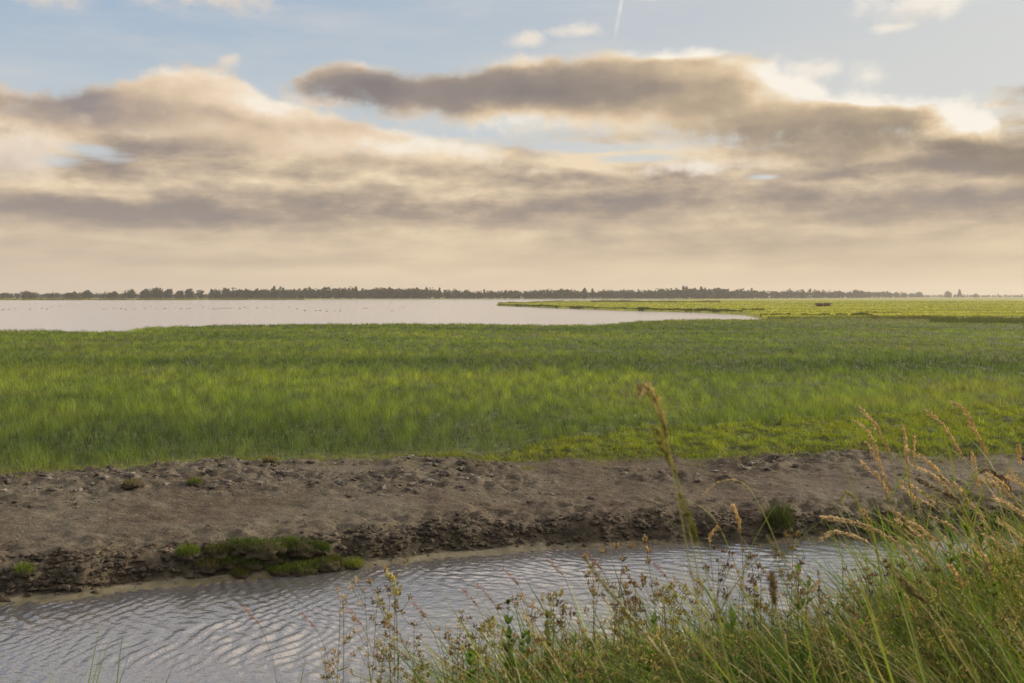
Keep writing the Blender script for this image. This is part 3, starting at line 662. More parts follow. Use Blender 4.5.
def trunk_np(h, r0, seed):
    r = np.random.default_rng(seed); vs, qs = [], []
    def limb(a, b, ra, rb):
        d = np.array(b)-np.array(a); n0 = len(vs)*1
        for i, (p, rr) in enumerate(((a, ra), (b, rb))):
            for k in range(6): vs.append([p[0]+math.cos(k*1.047)*rr, p[1]+math.sin(k*1.047)*rr, p[2]])
        for k in range(6): qs.append([n0+k, n0+(k+1) % 6, n0+6+(k+1) % 6, n0+6+k])
    limb((0,0,-.3), (0,0,h*.45), r0, r0*.7); limb((0,0,h*.45), (.1,0,h*.85), r0*.7, r0*.2)
    for k in range(4):
        a = r.random()*6.28; limb((0,0,h*r.uniform(.3,.5)), (math.cos(a)*h*.25, math.sin(a)*h*.25, h*r.uniform(.6,.8)), r0*.4, r0*.12)
    return np.array(vs), np.array(qs)
TREE_ME = {}
def tree(px, Y, h, wd, label, kind=0, seed=0, group=None, c=(.036,.052,.018)):
    X = U(px)*Y; t = empty('tree', (X, Y, hgt(X, Y)), seed); tag(t, label, 'tree', group); r = np.random.default_rng(seed+500)
    v, q = crown_np(r, h, wd, kind, 420)
    Bag().add(v, q, None, np.repeat(np.array(c)*r.uniform(.7, 1.35, len(q))[:, None], 4, axis=0)).build('crown', m_leaf, t, False)
    v, q = trunk_np(h, h*.025, seed); Bag().add(v, q, None, (0,0,0)).build('trunk', m_bark, t)
# (px, distance, height, half width, label)
FT = [(27,980,9,5,'broad round tree standing alone above the low bushes at the far left of the shore',0),(33,985,8,4,'smaller tree grown against the right side of the broad far left tree',0),
 (69,985,7,3.2,'small round tree left of the notched pair on the far left shore',0),(75,990,8,3.2,'small tree forming the right half of the notched pair on the far left shore',0),
 (88,980,9.5,5,'dense dome shaped tree with clear sky on both sides',0),(110,985,7,2.6,'narrow small tree beside a taller twin, left of the wood',0),(115,985,9,3,'taller twin of the small narrow tree left of the wood',0),
 (131,980,10.5,5.5,'flat topped broad tree, first of the big ones left of the wood',0),(146,985,11,5,'big tree second from left before the wood closes up',0),(157,980,12.5,5.5,'tallest bushy tree before the wood closes up',0),
 (168,985,11.5,5,'rounded big tree right of the tallest bushy tree',0),(180,980,10,3.4,'single roundish tree with low gaps on both sides',0),(190,985,11,4.2,'tree standing just before the closed edge of the wood',0),
 (201,985,10,3.5,'leftmost tree of the closed wood edge',0),(212,980,9.5,3.5,'pointed tree second from the left of the closed wood edge',1),
 (912,1650,9,6,'hazy low tree far off on the right horizon',0),(948,1700,12,5,'hazy domed tree alone on the far right horizon',0),(959,1700,14,4,'hazy taller tree right beside the domed one on the far right horizon',1),
 (918,1700,12,6,'hazy broad tree on the far right horizon left of the domed one',0),(975,1750,8,5,'faint small tree furthest right on the horizon',0)]
for i, (px, Y, h, wd, lb, kd) in enumerate(FT): tree(px, Y, h*.95, wd*1.2, lb, kd, i)
wood = Bag(); r = np.random.default_rng(5)
def wood_trees(p0, p1, step, Y0, hfun, n=70):
    px = p0
    while px < p1:
        for row in range(2):
            Y = Y0(px)*(1 + .03*row + r.uniform(-.008, .008)); h = hfun(px)*r.uniform(.8, 1.12)*(1 if r.random() > .12 else 1.15); X = U(px + r.uniform(-.5, .5)*step)*Y
            kd = 1 if r.random() < .05 else 0
            v, q = crown_np(r, h, h*.5 if kd == 0 else h*.28, kd, n, .0)
            c = np.array((.032,.048,.018))*r.uniform(.75, 1.3)*np.array([r.uniform(.9,1.3), 1, 1])
            v[:, 2] *= .95; wood.add(v + [X, Y, hgt(X, Y)], q, None, np.repeat(c*r.uniform(.7, 1.3, len(q))[:, None], 4, axis=0))
        px += step*r.uniform(.7, 1.3)
hh = lambda px: itp(px, [(200,9),(230,10.5),(260,11.5),(330,12),(400,11.5),(455,10),(480,8.5),(530,9),(560,11),(600,9.5),(650,10.5),(690,12),(740,11),(760,9.5),(800,10),(860,10.5),(900,9)])
yy = lambda px: itp(px, [(200,985),(720,985),(760,1050),(850,1250),(900,1500)])
hh2 = lambda px: hh(px)*1.0
wood_trees(216, 760, 3.8, yy, hh2, 150)
wood_trees(760, 905, 3.2, yy, lambda px: hh(px)*itp(px, [(760,1.0),(905,1.05)]), 110)
wood_trees(-160, 130, 2.6, lambda px: 1060+0*px, lambda px: 6.9, 70)       # low bushes behind the single trees
wood_trees(905, 1200, 2.8, lambda px: 1750+0*px, lambda px: 6.0, 70)
wood_trees(100, 240, 2.8, lambda px: 1050+0*px, lambda px: 6.4, 60)
tag(wood.build('far_wood', m_leaf, smooth=False), 'dark hazy wood in a long line beyond the lake', 'wood', kind='stuff')

# ------------------------------------------------------------------ waterfowl resting in a line, and cattle lying on the pasture
m_plain = leaf_mat('plain_body', .0, .03, .5)
def ell(c, rr, sub=None, rot=0.0):
    v = (IV1 if sub is None else sub)*np.array(rr); ca, sa = math.cos(rot), math.sin(rot)
    v = np.stack([v[:, 0]*ca - v[:, 2]*sa, v[:, 1], v[:, 0]*sa + v[:, 2]*ca], 1); return v + np.array(c)
def swept(path, radii, nseg=8):
    """one continuous tube through path points with given radii (closed ends)"""
    P_ = np.array(path, float); vs, qs, ts = [], [], []
    for i, p in enumerate(P_):
        d = P_[min(i+1, len(P_)-1)] - P_[max(i-1, 0)]; d /= np.linalg.norm(d)+1e-9
        up_ = np.array([0, 0, 1.0]) if abs(d[2]) < .9 else np.array([1.0, 0, 0]); a = np.cross(d, up_); a /= np.linalg.norm(a); b = np.cross(a, d)
        rr = radii[i] if hasattr(radii[i], '__len__') else (radii[i], radii[i])
        for k in range(nseg): t = 2*math.pi*k/nseg; vs.append(p + a*math.cos(t)*rr[0] + b*math.sin(t)*rr[1])
    for i in range(len(P_)-1):
        for k in range(nseg): qs.append([i*nseg+k, i*nseg+(k+1) % nseg, (i+1)*nseg+(k+1) % nseg, (i+1)*nseg+k])
    vs.append(P_[0]); vs.append(P_[-1]); n0 = len(P_)*nseg
    for k in range(nseg): ts.append([n0, (k+1) % nseg, k]); ts.append([n0+1, (len(P_)-1)*nseg+k, (len(P_)-1)*nseg+(k+1) % nseg])
    return np.array(vs), np.array(qs), np.array(ts)
def bird_mesh(pale):
    b = Bag(); body = (.05,.042,.035) if not pale else (.45,.42,.38); nk = (.02,.02,.02) if not pale else (.5,.48,.45)
    v, q, t = swept([(-.36,0,.17),(-.28,0,.13),(-.12,0,.09),(.06,0,.09),(.2,0,.13),(.27,0,.22),(.29,0,.32),(.32,0,.36),(.37,0,.35),(.42,0,.34)],
                    [(.01,.005),(.06,.035),(.125,.10),(.13,.11),(.08,.09),(.045,.05),(.035,.035),(.045,.045),(.03,.025),(.006,.006)], 10)
    c = np.tile(np.array(body), (len(v), 1)); c[50:] = nk
    return b.add(v, q, t, c)
B0 = bird_mesh(False).build('water_bird', m_plain); B1 = bird_mesh(True).build('water_bird', m_plain)
BP = [(3,310),(9,309.6),(15,308.9),(22,308.6),(30,309.5),(42,308.5),(47,309.3),(52,307),(60,306.5),(104,309.2),(107,308.8),(114,308.4),(121,309),(126,309.6),(135,309.2),(145,308.5),(151,306.5),(156,308.9),(165,308.8),
      (176,308),(181,309),(187,309.4),(190,308.6),(203,307.4),(209,309),(214,309.2),(218,309),(222,308.6),(225,308.2),(228,308.6),(231,308.4),(236,308.2),(240,308.6),(245,307.8),(248,308.4),(257,308.4),(266,307.6),(271,308.2),(276,307.2),
      (289,307.4),(297,309),(305,310.8),(316,310.9),(320,310.7),(327,311.4),(335,311),(340,311),(364,308.6),(367,308.4),(403,307.3),(392,311),(435,307.5)]
used = {0: False, 1: False}
for k, (px, py) in enumerate(BP):
    pale = 1 if k % 7 == 3 else 0; src = (B0, B1)[pale]
    o = src if not used[pale] else src.copy()
    if used[pale]: col.objects.link(o)
    used[pale] = True
    Y = EYE*F_PX/(py-HOR); sc = .55 + .15*random.random(); o.location = (U(px)*Y, Y, -.02); o.scale = (sc*1.15, sc, sc*1.1); o.rotation_euler = (0, 0, random.choice((0.2, 3.0)) + random.uniform(-.6, .6))
    tag(o, 'tiny pale water bird resting on the lake among the dark ones' if pale else 'tiny dark water bird resting in the long line on the lake', 'water bird', 'pale water birds on the lake' if pale else 'dark water birds on the lake')
def cow(px, Y, rz, label, c):
    X = U(px)*Y; t = empty('cow', (X, Y, hgt(X, Y)), rz); tag(t, label, 'cow')
    b = Bag(); v, q, tt = swept([(-1.05,0,.42),(-.95,0,.48),(-.6,0,.50),(0,0,.47),(.5,0,.52),(.75,0,.56),(1.0,0,.66),(1.15,0,.72),(1.35,0,.62),(1.55,0,.50),(1.6,0,.47)],
        [(.08,.12),(.26,.34),(.36,.42),(.40,.44),(.34,.42),(.22,.32),(.14,.22),(.13,.16),(.11,.13),(.085,.09),(.03,.04)], 14)
    b.add(v, q, tt, c)
    for sy in (-1, 1):
        v, q, tt = swept([(.6,sy*.22,.35),(.75,sy*.34,.12),(1.1,sy*.34,.08),(1.2,sy*.30,.07)], [.13,.09,.06,.03], 8); b.add(v, q, tt, c)
        v, q, tt = swept([(-.6,sy*.25,.45),(-.35,sy*.42,.25),(-.05,sy*.48,.10),(-.35,sy*.5,.07),(-.5,sy*.5,.06)], [.22,.17,.09,.06,.03], 8); b.add(v, q, tt, c)
        v, q, tt = swept([(1.15,sy*.10,.79),(1.10,sy*.20,.83),(1.08,sy*.27,.79)], [(.03,.05),(.03,.06),(.01,.02)], 6); b.add(v, q, tt, c)
        v, q, tt = swept([(1.2,sy*.06,.84),(1.22,sy*.14,.92),(1.27,sy*.16,1.0)], [.025,.02,.008], 6); b.add(v, q, tt, (.4,.36,.3))
    b.build('body', m_plain, t)
    v, q, tt = swept([(-1.08,0,.60),(-1.16,0,.45),(-1.15,.05,.15),(-1.05,.12,.04)], [.03,.025,.02,.05], 6); Bag().add(v, q, tt, c).build('tail', m_plain, t)
cow(820, 245, 3.3, 'reddish brown cow lying in the bright far pasture', (.060,.022,.014))
cow(826.5, 250, .3, 'second darker brown cow lying just right of the reddish one', (.045,.025,.018))

# ------------------------------------------------------------------ the evening air
hv = np.array([[sx*2100, -40 if sy < 0 else 2100, sz] for sz in (-2.2, 24) for sy in (-1, 1) for sx in (-1, 1)], float)
m_haze = bpy.data.materials.new('haze'); m_haze.use_nodes = True; m_haze.node_tree.nodes.clear(); g = G(m_haze.node_tree)
pv = g.n.new('ShaderNodeVolumePrincipled'); pv.inputs['Density'].default_value = .00020; pv.inputs['Color'].default_value = (.93,.90,.88,1); pv.inputs['Anisotropy'].default_value = .3
ho = g.n.new('ShaderNodeOutputMaterial'); g.l.new(pv.outputs[0], ho.inputs['Volume'])
haze = mesh_np('haze', hv, [(0,2,3,1),(4,5,7,6),(0,1,5,4),(2,6,7,3),(0,4,6,2),(1,3,7,5)], mat=m_haze, smooth=False)
tag(haze, 'thin pale evening haze over the lake and pasture', 'haze', kind='stuff')

# ------------------------------------------------------------------ the near bank: undergrowth
m_bank = leaf_mat('bank_leaf', .45, .02, .5)
ENV = [(-600,730),(0,735),(60,720),(250,730),(330,712),(420,690),(500,668),(560,650),(640,632),(720,626),(800,621),(850,622),(900,608),(940,582),(985,558),(1024,540),(1200,500),(1700,470)]
def env(u): return itp(u*F_PX+512, ENV)
n = 230000
u = rng.uniform(-.75, .95, n); Y = rng.uniform(1.6, 6.6, n)*(.7+.3*rng.random(n)); X = u*Y
k = (Y < Yn(X) + .1) & (Y > 1.5); u, Y, X = u[k], Y[k], X[k]; Z = height(X, Y)
T = EYE - (env(u)-HOR)*np.maximum(Y, 2.6)/F_PX
tus = fbm(X*3, Y*3, 3, 301)
h = np.clip(T - Z, .08, .75)*(.80 + .3*tus)*(1.15 - .85*rng.random(len(u))**1.6); h = np.minimum(h, np.maximum(.06, T + .05 - Z))
top = Z + h; rowpx = HOR + (EYE - top)/Y*F_PX
k = (rowpx < 780) & (rng.random(len(u)) < .25 + .75*sm(u, U(380), U(540))); u, Y, X, Z, h, tus = u[k], Y[k], X[k], Z[k], h[k], tus[k]; n = len(u)
cc = mixc((.060,.140,.014), (.17,.225,.028), sm(fbm(X*1.6, Y*1.6, 3, 311), -.4, .5)); cc = mixc(cc, (.035,.07,.012), (rng.random(n) < .22)*.8)
cc = mixc(cc, (.30,.24,.10), (rng.random(n) < .16)*.8); cc = cc*rng.uniform(.35, 1.6, n)[:, None]
bk = Bag().add(*blades(np.stack([X, Y, Z-.01], 1), h, rng.uniform(.0025, .0075, n), rng.normal(2.9, 1.6, n), rng.uniform(.1, 1.1, n), 4, rng.random(n)*3.14, 1.9, cc))
n = 7000; u = rng.uniform(-.1, .95, n); Y = rng.uniform(1.9, 4.6, n); X = u*Y
k = (Y < Yn(X)-.4) & (fbm(X*2.0, Y*2.0, 2, 341) > -.25) & (rng.random(n) < sm(u, U(440), U(640))); u, Y, X = u[k], Y[k], X[k]; Z = height(X, Y); n = len(u)
T = EYE - (env(u)-HOR)*np.maximum(Y, 2.4)/F_PX; h = np.clip((T+.10-Z)*rng.uniform(.55, 1.1, n), .1, .85)*(1+.15*noise2(X*3, Y*3, 351))
cc = mixc((.060,.150,.016), (.22,.28,.04), rng.random(n)); cc = mixc(cc, (.42,.35,.18), (rng.random(n) < .30)*.9); cc = cc*rng.uniform(.5, 1.3, n)[:, None]
bk.add(*blades(np.stack([X, Y, Z-.01], 1), h, rng.uniform(.004, .010, n), 2.85+1.1*noise2(X*1.5, Y*1.5, 352)+rng.normal(0, .5, n), rng.uniform(.25, 1.1, n), 6, rng.random(n)*3.14, 2.0, cc))
tag(bk.build('bank_grass', m_bank), 'dense green and straw coloured grass on the near bank', 'grass', kind='stuff')

# ------------------------------------------------------------------ grass culms with seed heads
def lerp_path(pts, n):
    pts = np.array(pts, float); m = len(pts); out = []
    for k in range(n):
        t = k/(n-1)*(m-1); i = min(int(t), m-2); f = t-i; p0 = pts[max(i-1, 0)]; p1 = pts[i]; p2 = pts[i+1]; p3 = pts[min(i+2, m-1)]
        out.append(.5*((2*p1) + (-p0+p2)*f + (2*p0-5*p1+4*p2-p3)*f*f + (-p0+3*p1-3*p2+p3)*f**3))
    return np.array(out)
SPK = np.array([[0,0,0],[.22,0,.45],[-.11,.19,.45],[-.11,-.19,.45],[0,0,1]]); SPT = np.array([[0,2,1],[0,3,2],[0,1,3],[1,2,4],[2,3,4],[3,1,4]])
def frame_to(d):
    d = d/(np.linalg.norm(d)+1e-9); a = np.cross(d, [0.3, .9, .1]); a /= np.linalg.norm(a)+1e-9; b = np.cross(d, a); return np.stack([a, b, d])
def spikelets(bag, path, n, length, width, spread, c1, c2, r, fluff=.5):
    """pointed scales packed round an axis (path runs from tip to base)"""
    vs = []; cs = []
    for k in range(n):
        t = r.random()**.85; x = t*(len(path)-1); i = min(int(x), len(path)-2); f = x-i; p = path[i]*(1-f)+path[i+1]*f
        ax = path[i]-path[i+1]; ax /= np.linalg.norm(ax)+1e-9; rad = r.normal(size=3); rad -= ax*np.dot(rad, ax); rad /= np.linalg.norm(rad)+1e-9
        taper = math.sin(math.pi*min(1, .12+t*.88)**.8)*.8+.2
        d = ax + rad*fluff*r.uniform(.3, 1); L_ = length*r.uniform(.7, 1.25)
        M_ = frame_to(d); S = SPK*np.array([width/.4, width/.4, L_])*1.0
        vs.append(S @ M_ + p + rad*spread*taper*r.random()); cs.append(mixc(c1, c2, r.random())*r.uniform(.75, 1.25))
    vs = np.array(vs); cs = np.repeat(np.array(cs).reshape(n, 3), 5, axis=0); tt = (np.arange(n)*5)[:, None, None] + SPT[None]
    bag.add(vs.reshape(-1, 3), None, tt.reshape(-1, 3), cs)
m_stem = leaf_mat('culm', .25, .04, .35); m_head = leaf_mat('seed_head', .5, .02, .5, (1.05, 1.0, .85))
GOLD = ((.90,.77,.54), (.60,.47,.29)); PALE = ((.90,.74,.48), (.65,.50,.29)); BRN = ((.16,.10,.05), (.30,.20,.10)); OLV = ((.34,.30,.11), (.20,.19,.055)); PUR = ((.28,.12,.10), (.45,.25,.18)); OLG = ((.55,.50,.20), (.36,.34,.10))
SEED = [100]
def culm(px, Y, head, label, group=None, hc=GOLD, sc=(.30,.30,.09), n=70, rad=.0055, sl=.0125, sw=.0034, sr=.0011, name='seeding_grass', dy=.06, leaf=True, ground_px=None, fluff=.45):
    """px: picture points from tip downwards, head = how many of them carry the seed head"""
    SEED[0] += 1; r = np.random.default_rng(SEED[0]); m = len(px)
    P3 = []
    for i, (a, b) in enumerate(px):
        yy_ = Y - dy*(1-i/(m-1))**2; P3.append([(a-512)/F_PX*yy_, yy_, EYE-(b-HOR)/F_PX*yy_])
    d = np.array(P3[-1]) - np.array(P3[-2]); gx, gz = P3[-1][0], 0.0
    run = d[0]/max(1e-3, -d[2]) if d[2] < 0 else .3
    z_g = hgt(P3[-1][0], Y); drop = P3[-1][2]-z_g
    if drop > .05: P3.append([P3[-1][0] + np.clip(run, -.7, .7)*drop*.8, Y, z_g - .02])
    root = np.array(P3[-1]); rel = np.array(P3) - root
    t = empty(name, tuple(root)); tag(t, label, 'grass stalk', group)
    full = lerp_path(rel, 36); nh = int(36*(head-.0)/(len(P3)-1)); nh = max(5, nh)
    rr = [sr*(.35+.65*min(1, i/12)) for i in range(36)]
    v, q, tt = swept(full, rr, 5); Bag().add(v, q, tt, sc).build('stem', m_stem, t)
    hb = Bag(); spikelets(hb, full[:nh], int(n*1.7), sl, sw, rad, hc[0], hc[1], r, fluff); hb.build('seed_head', m_head, t, False)
    if leaf:
        for k in range(r.integers(1, 3)):
            i = r.integers(16, 30); a = r.choice([0., 3.14])+r.normal(0, .6); L_ = r.uniform(.12, .3)
            v, q, t3, c = blades(full[i][None], np.array([L_]), np.array([.0045]), np.array([a]), np.array([r.uniform(.5, 1.1)]), 5, np.array([a+1.57]), 1.5, np.array([[.13,.17,.03]]))
            Bag().add(v, q, t3, c).build('leaf', m_bank, t)
    return t
gG = 'golden seed heads tangled at the right end of the near bank'
culm([(861,408),(876,424),(886,440),(893,458),(902,490),(925,550),(960,640)], 3.0, 3, 'golden grass stalk, left of the fan, its curved head highest over the mud', n=80)
culm([(858,422),(872,435),(880,455),(885,472),(900,520),(930,600),(950,650)], 3.1, 3, 'golden grass stalk with its head just under the highest left one', n=70)
culm([(868,443),(880,462),(889,482),(897,500),(915,560),(945,640)], 2.9, 3, 'golden grass stalk, short steep head inside the left part of the fan', gG, n=60)
culm([(863,463),(878,475),(888,490),(893,507),(910,550),(940,620)], 2.8, 3, 'pale golden grass stalk with a bowed head lowest in the left of the fan', n=60, hc=PALE)
culm([(905,427),(908,445),(911,470),(914,498),(920,530),(935,590),(955,660)], 3.0, 3, 'golden grass stalk standing bolt upright with a long narrow head', n=100, rad=.004)
culm([(916,437),(917,450),(918,470),(922,520),(945,600)], 3.2, 2, 'thin upright pale grass stalk right beside the bolt upright golden one', n=30, hc=PALE, rad=.003)
culm([(909,450),(930,462),(945,478),(958,493),(975,525),(1000,600)], 2.9, 3, 'long golden head bowing left from the middle of the fan', n=95)
culm([(915,466),(935,476),(950,490),(968,512),(985,550),(1005,620)], 3.0, 3, 'golden head bowing left just under the long bowing one', n=80)
culm([(929,412),(945,425),(958,445),(970,467),(985,500),(1005,570),(1015,640)], 3.1, 3, 'large golden grass stalk leaning left, second highest on the right side', n=90)
culm([(953,402),(968,412),(980,435),(993,462),(1003,500),(1012,570),(1020,640)], 3.2, 3, 'tallest golden grass stalk of all, arching left at the far right', n=110, rad=.0045)
culm([(971,423),(982,440),(993,465),(1004,500),(1015,560)], 3.3, 2, 'pale straight head close under the tallest golden stalk', n=70, hc=PALE)
culm([(976,455),(980,478),(988,503),(1000,550),(1010,620)], 3.0, 2, 'small upright golden head below the tallest stalk', n=45)
culm([(921,480),(930,486),(950,495),(966,508),(980,540),(1000,600)], 2.6, 3, 'dark brown drooping grass head in the middle of the golden fan', n=70, hc=BRN, rad=.005)
culm([(984,472),(996,473),(1003,484),(1010,510),(1015,580)], 2.7, 2, 'dark nodding head near the right edge of the picture', n=55, hc=BRN)
culm([(1005,478),(1011,486),(1016,496),(1024,515),(1034,560)], 2.7, 2, 'stubby dark purple-brown head furthest right', n=45, hc=(PUR[0], BRN[0]), rad=.006)
culm([(826,519),(850,523),(880,533),(905,549),(925,575),(955,640)], 2.8, 3, 'long golden head reaching far left over the water', n=120, rad=.006)
culm([(824,541),(838,534),(856,538),(875,548),(905,580),(935,640)], 2.9, 3, 'second golden head reaching left, drooping at its tip over the water', n=80)
culm([(866,512),(873,525),(877,542),(890,580),(915,650)], 2.9, 2, 'small pale head standing over the water below the fan', n=40, hc=PALE)
culm([(843,504),(850,494),(858,502),(866,520),(890,580),(920,650)], 3.1, 2, 'fine greenish head with a bent tip left of the golden fan', n=40, hc=OLG, rad=.007)
culm([(1022,446),(1024,470),(1030,520),(1035,600)], 3.0, 1, 'pale grass head cut by the right edge of the picture', n=40, hc=PALE)
r = np.random.default_rng(77)
for k in range(58):
    x0 = r.uniform(893, 1015); y0 = r.uniform(478, 600) - (x0-900)*.10; L_ = r.uniform(25, 55); a = r.uniform(.5, 1.1)
    pts = [(x0, y0), (x0+L_*.5*math.cos(a*.8), y0+L_*.5*math.sin(a*.8)), (x0+L_*math.cos(a), y0+L_*math.sin(a)), (x0+L_*1.5*math.cos(a), y0+L_*1.7*math.sin(a)+8), (x0+L_*1.9, y0+L_*2.6)]
    culm(pts, r.uniform(2.5, 3.6), 2, 'golden grass stalk in the dense tangle at the right', gG, hc=[GOLD, GOLD, PALE, OLG][k % 4], n=45, rad=.0045)
# near, out of focus stalks
culm([(640,394),(645,387),(655,397),(663,420),(668,442),(674,475),(690,560),(712,700)], 1.30, 4, 'blurred olive grass stalk with hooked tip, very near, rising highest over the meadow', hc=((.75,.60,.30),(.34,.30,.09)), n=190, rad=.006, sl=.007, sw=.0016, dy=.02, leaf=False, sr=.0009)
culm([(658,430),(664,445),(671,462),(679,482),(688,520),(705,600),(725,720)], 1.32, 3, 'blurred olive head just below the hooked near stalk', hc=((.50,.44,.15),(.30,.28,.07)), n=160, rad=.006, sl=.007, sw=.0016, dy=.02, leaf=False, sr=.0009)
culm([(682,498),(688,512),(694,530),(700,548),(712,590),(735,700)], 1.28, 3, 'blurred olive head in front of the muddy waterline', hc=((.36,.36,.10),(.24,.25,.06)), n=150, rad=.0055, sl=.007, sw=.0016, dy=.02, leaf=False, sr=.0009)
culm([(586,560),(598,578),(617,602),(642,632),(672,672),(700,720)], 1.35, 4, 'thick brown blurred stalk slanting across the water', hc=OLV, n=170, rad=.003, sl=.006, sw=.0015, dy=.02, leaf=False, sr=.0014)
culm([(890,564),(905,583),(922,598),(938,612),(965,650),(1000,720)], 1.45, 3, 'dark pointed blurred head slanting in front of the green bank', hc=((.18,.15,.05),(.36,.31,.12)), n=170, rad=.006, sl=.008, sw=.002, dy=.02, leaf=False)
culm([(770,540),(790,565),(812,600),(835,650),(855,720)], 1.5, 3, 'olive blurred stalk slanting over the right part of the water', hc=OLV, n=110, rad=.0035, sl=.006, sw=.0016, dy=.02, leaf=False)
culm([(775,578),(777,595),(780,615),(790,660),(800,720)], 1.3, 2, 'blurred upright brown head in the flowering herbs', hc=((.36,.26,.13),(.28,.24,.09)), n=110, rad=.006, sl=.007, sw=.002, dy=.02, leaf=False)
culm([(24,720),(25,730),(27,760)], 2.0, 1, 'x', n=5) if False else None
# stalks over the ditch
culm([(704,498),(712,488),(725,482),(740,482),(753,493),(768,520),(785,560),(805,610),(830,680)], 2.3, 4, 'finely arched grass stalk bending left over the bare mud', hc=PALE, n=70, rad=.002, sl=.006, sw=.0012)
culm([(685,501),(700,507),(715,520),(727,541),(740,575),(760,650)], 2.3, 3, 'arched pale pink stalk below the finely arched one', hc=((.45,.32,.22),(.32,.24,.14)), n=50, rad=.002, sl=.005, sw=.0012)
culm([(735,508),(740,520),(743,538),(745,560),(747,610),(752,680)], 2.6, 2, 'pale upright head against the dark waterline', hc=PALE, n=55, rad=.004)
culm([(719,530),(713,537),(712,549),(715,580),(722,650)], 2.6, 2, 'short hooked pale head against the water edge', hc=PALE, n=40, rad=.003)
culm([(822,575),(823,600),(826,630),(832,680)], 2.8, 2, 'thin brown upright stalk over the right part of the water', hc=BRN, n=30, rad=.002)
for k, (x0, y0) in enumerate([(240,611),(298,616),(384,624),(461,592),(477,588),(503,571),(548,561),(628,577),(344,612),(410,604),(655,566),(760,566),(588,556),(690,574)]):
    culm([(x0,y0),(x0+8,y0+9),(x0+17,y0+20),(x0+26,y0+45),(x0+34,y0+85)], 2.7+.1*(k % 4), 2, ['reddish purple grass head leaning left, alone far to the left over the water','second reddish purple head, to the right of the lone leftmost one'][k] if k < 2 else 'slender reddish purple grass head over the water', None if k < 2 else 'slender purple grass heads over the ditch',
         hc=PUR, n=26, rad=.005, sl=.009, sw=.0026, sr=.0007, sc=(.20,.17,.10), leaf=False, fluff=.7)

# ------------------------------------------------------------------ brown-headed flowering herbs
def herb_proto(seed, c_head, c_stem, H=.55, nb=5, big=1.0):
    r = np.random.default_rng(seed); t = empty('flowering_herb', (0,0,0))
    pth = lerp_path([(0,0,H),(.01*r.normal(),0,H*.7),(.03*r.normal(),.02*r.normal(),H*.35),(.03*r.normal(),0,0)], 14)
    st = Bag(); v, q, tt = swept(pth, [.0009+.0006*i/13 for i in range(14)], 5); st.add(v, q, tt, c_stem)
    heads = []
    for k in range(nb):
        hd = Bag(); heads.append(hd)
        a = r.random()*6.28; i = r.integers(0, 5) if k else 0; e = pth[i] + np.array([math.cos(a)*r.uniform(.01,.05), math.sin(a)*r.uniform(.01,.05), r.uniform(.0, .05)]) if k else pth[0]
        if k:
            v, q, tt = swept([e, (e+pth[i])*.5+[0,0,-.006], pth[i]], [.0006,.0007,.0008], 4); st.add(v, q, tt, c_stem)
        ns = r.integers(9, 17)
        for s_ in range(ns):
            d = r.normal(size=3); d[2] = abs(d[2])*.8+.15; d /= np.linalg.norm(d); M_ = frame_to(d); L_ = r.uniform(.004,.008)*big
            cs = mixc(c_head[0], c_head[1], r.random())*r.uniform(.6, 1.3)
            hd.add((SPK*np.array([.0075*big, .0075*big, L_])) @ M_ + e + d*r.uniform(0, .007)*big, None, SPT, cs)
    for k in range(5):
        i = r.integers(4, 12); a = r.random()*6.28
        v, q, t3, c = blades(pth[i][None], np.array([r.uniform(.03,.08)]), np.array([.005]), np.array([a]), np.array([.9]), 3, np.array([a+1.57]), 1.3, np.array([[.12,.15,.03]]))
        st.add(v, q, t3, c)
    st.build('stem', m_stem, t)
    for hd in heads: hd.build('flower_head', m_head, t, False)
    return t
HP = [((.34,.24,.08),(.60,.48,.20)), ((.20,.12,.05),(.50,.38,.16)), ((.55,.50,.18),(.34,.32,.10)), ((.75,.62,.36),(.36,.24,.12)), ((.10,.06,.035),(.32,.22,.12))]
protos = [herb_proto(900+k, HP[k], (.17,.16,.06), H=.45, nb=7+k % 4, big=1.0 + .2*(k % 3)) for k in range(5)]
HL = ['flowering herb with olive brown heads among the ditch side weeds','flowering herb with dark brown heads among the ditch side weeds','flowering herb with yellow-green heads among the ditch side weeds','flowering herb with pale straw and brown heads among the ditch side weeds','flowering herb with almost black seed heads among the ditch side weeds']
HGp = ['olive brown herbs','dark brown herbs','yellow-green herbs','straw coloured herbs','black-headed herbs']
firsts = [True]*5; r = np.random.default_rng(321)
spots = [(565,563),(580,566),(551,592),(537,614),(438,618),(431,638),(466,622),(395,583),(404,582),(324,606),(334,610),(352,600),(378,590),(390,600),(412,622),(346,640),(332,655),(600,575),(672,578),(680,595),(714,566),(724,563),(745,600),(770,560),(782,548),(792,560),(650,588)]
while len(spots) < 150:
    px = r.uniform(285, 900)**1.0; e = float(itp(px, ENV)); py = e + r.uniform(-46, 34)*(1.0 if px > 400 else .9)
    if r.random() < sm(px, 260, 480): spots.append((px, py))
def place(src, first, loc, rz, sc, tilt):
    o = src if first else src.copy()
    if not first:
        col.objects.link(o)
        for ch in list(src.children):
            c = ch.copy(); col.objects.link(c); c.parent = o
    o.location = loc; o.rotation_euler = (tilt[0], tilt[1], rz); o.scale = sc; return o
for k, (px, py) in enumerate(spots):
    Y = r.uniform(2.5, 3.9); X = U(px)*Y; zt = EYE-(py-HOR)/F_PX*Y; zg = hgt(X, Y); Hh = max(.16, zt-zg)
    j = int(r.integers(5)) if k > 2 else k
    o = place(protos[j], firsts[j], (X, Y, zg), r.random()*6.28, (1, 1, Hh/.45), (r.normal(0, .05), r.normal(-.05, .06))); firsts[j] = False
    tag(o, HL[j], 'flowering herb', HGp[j])
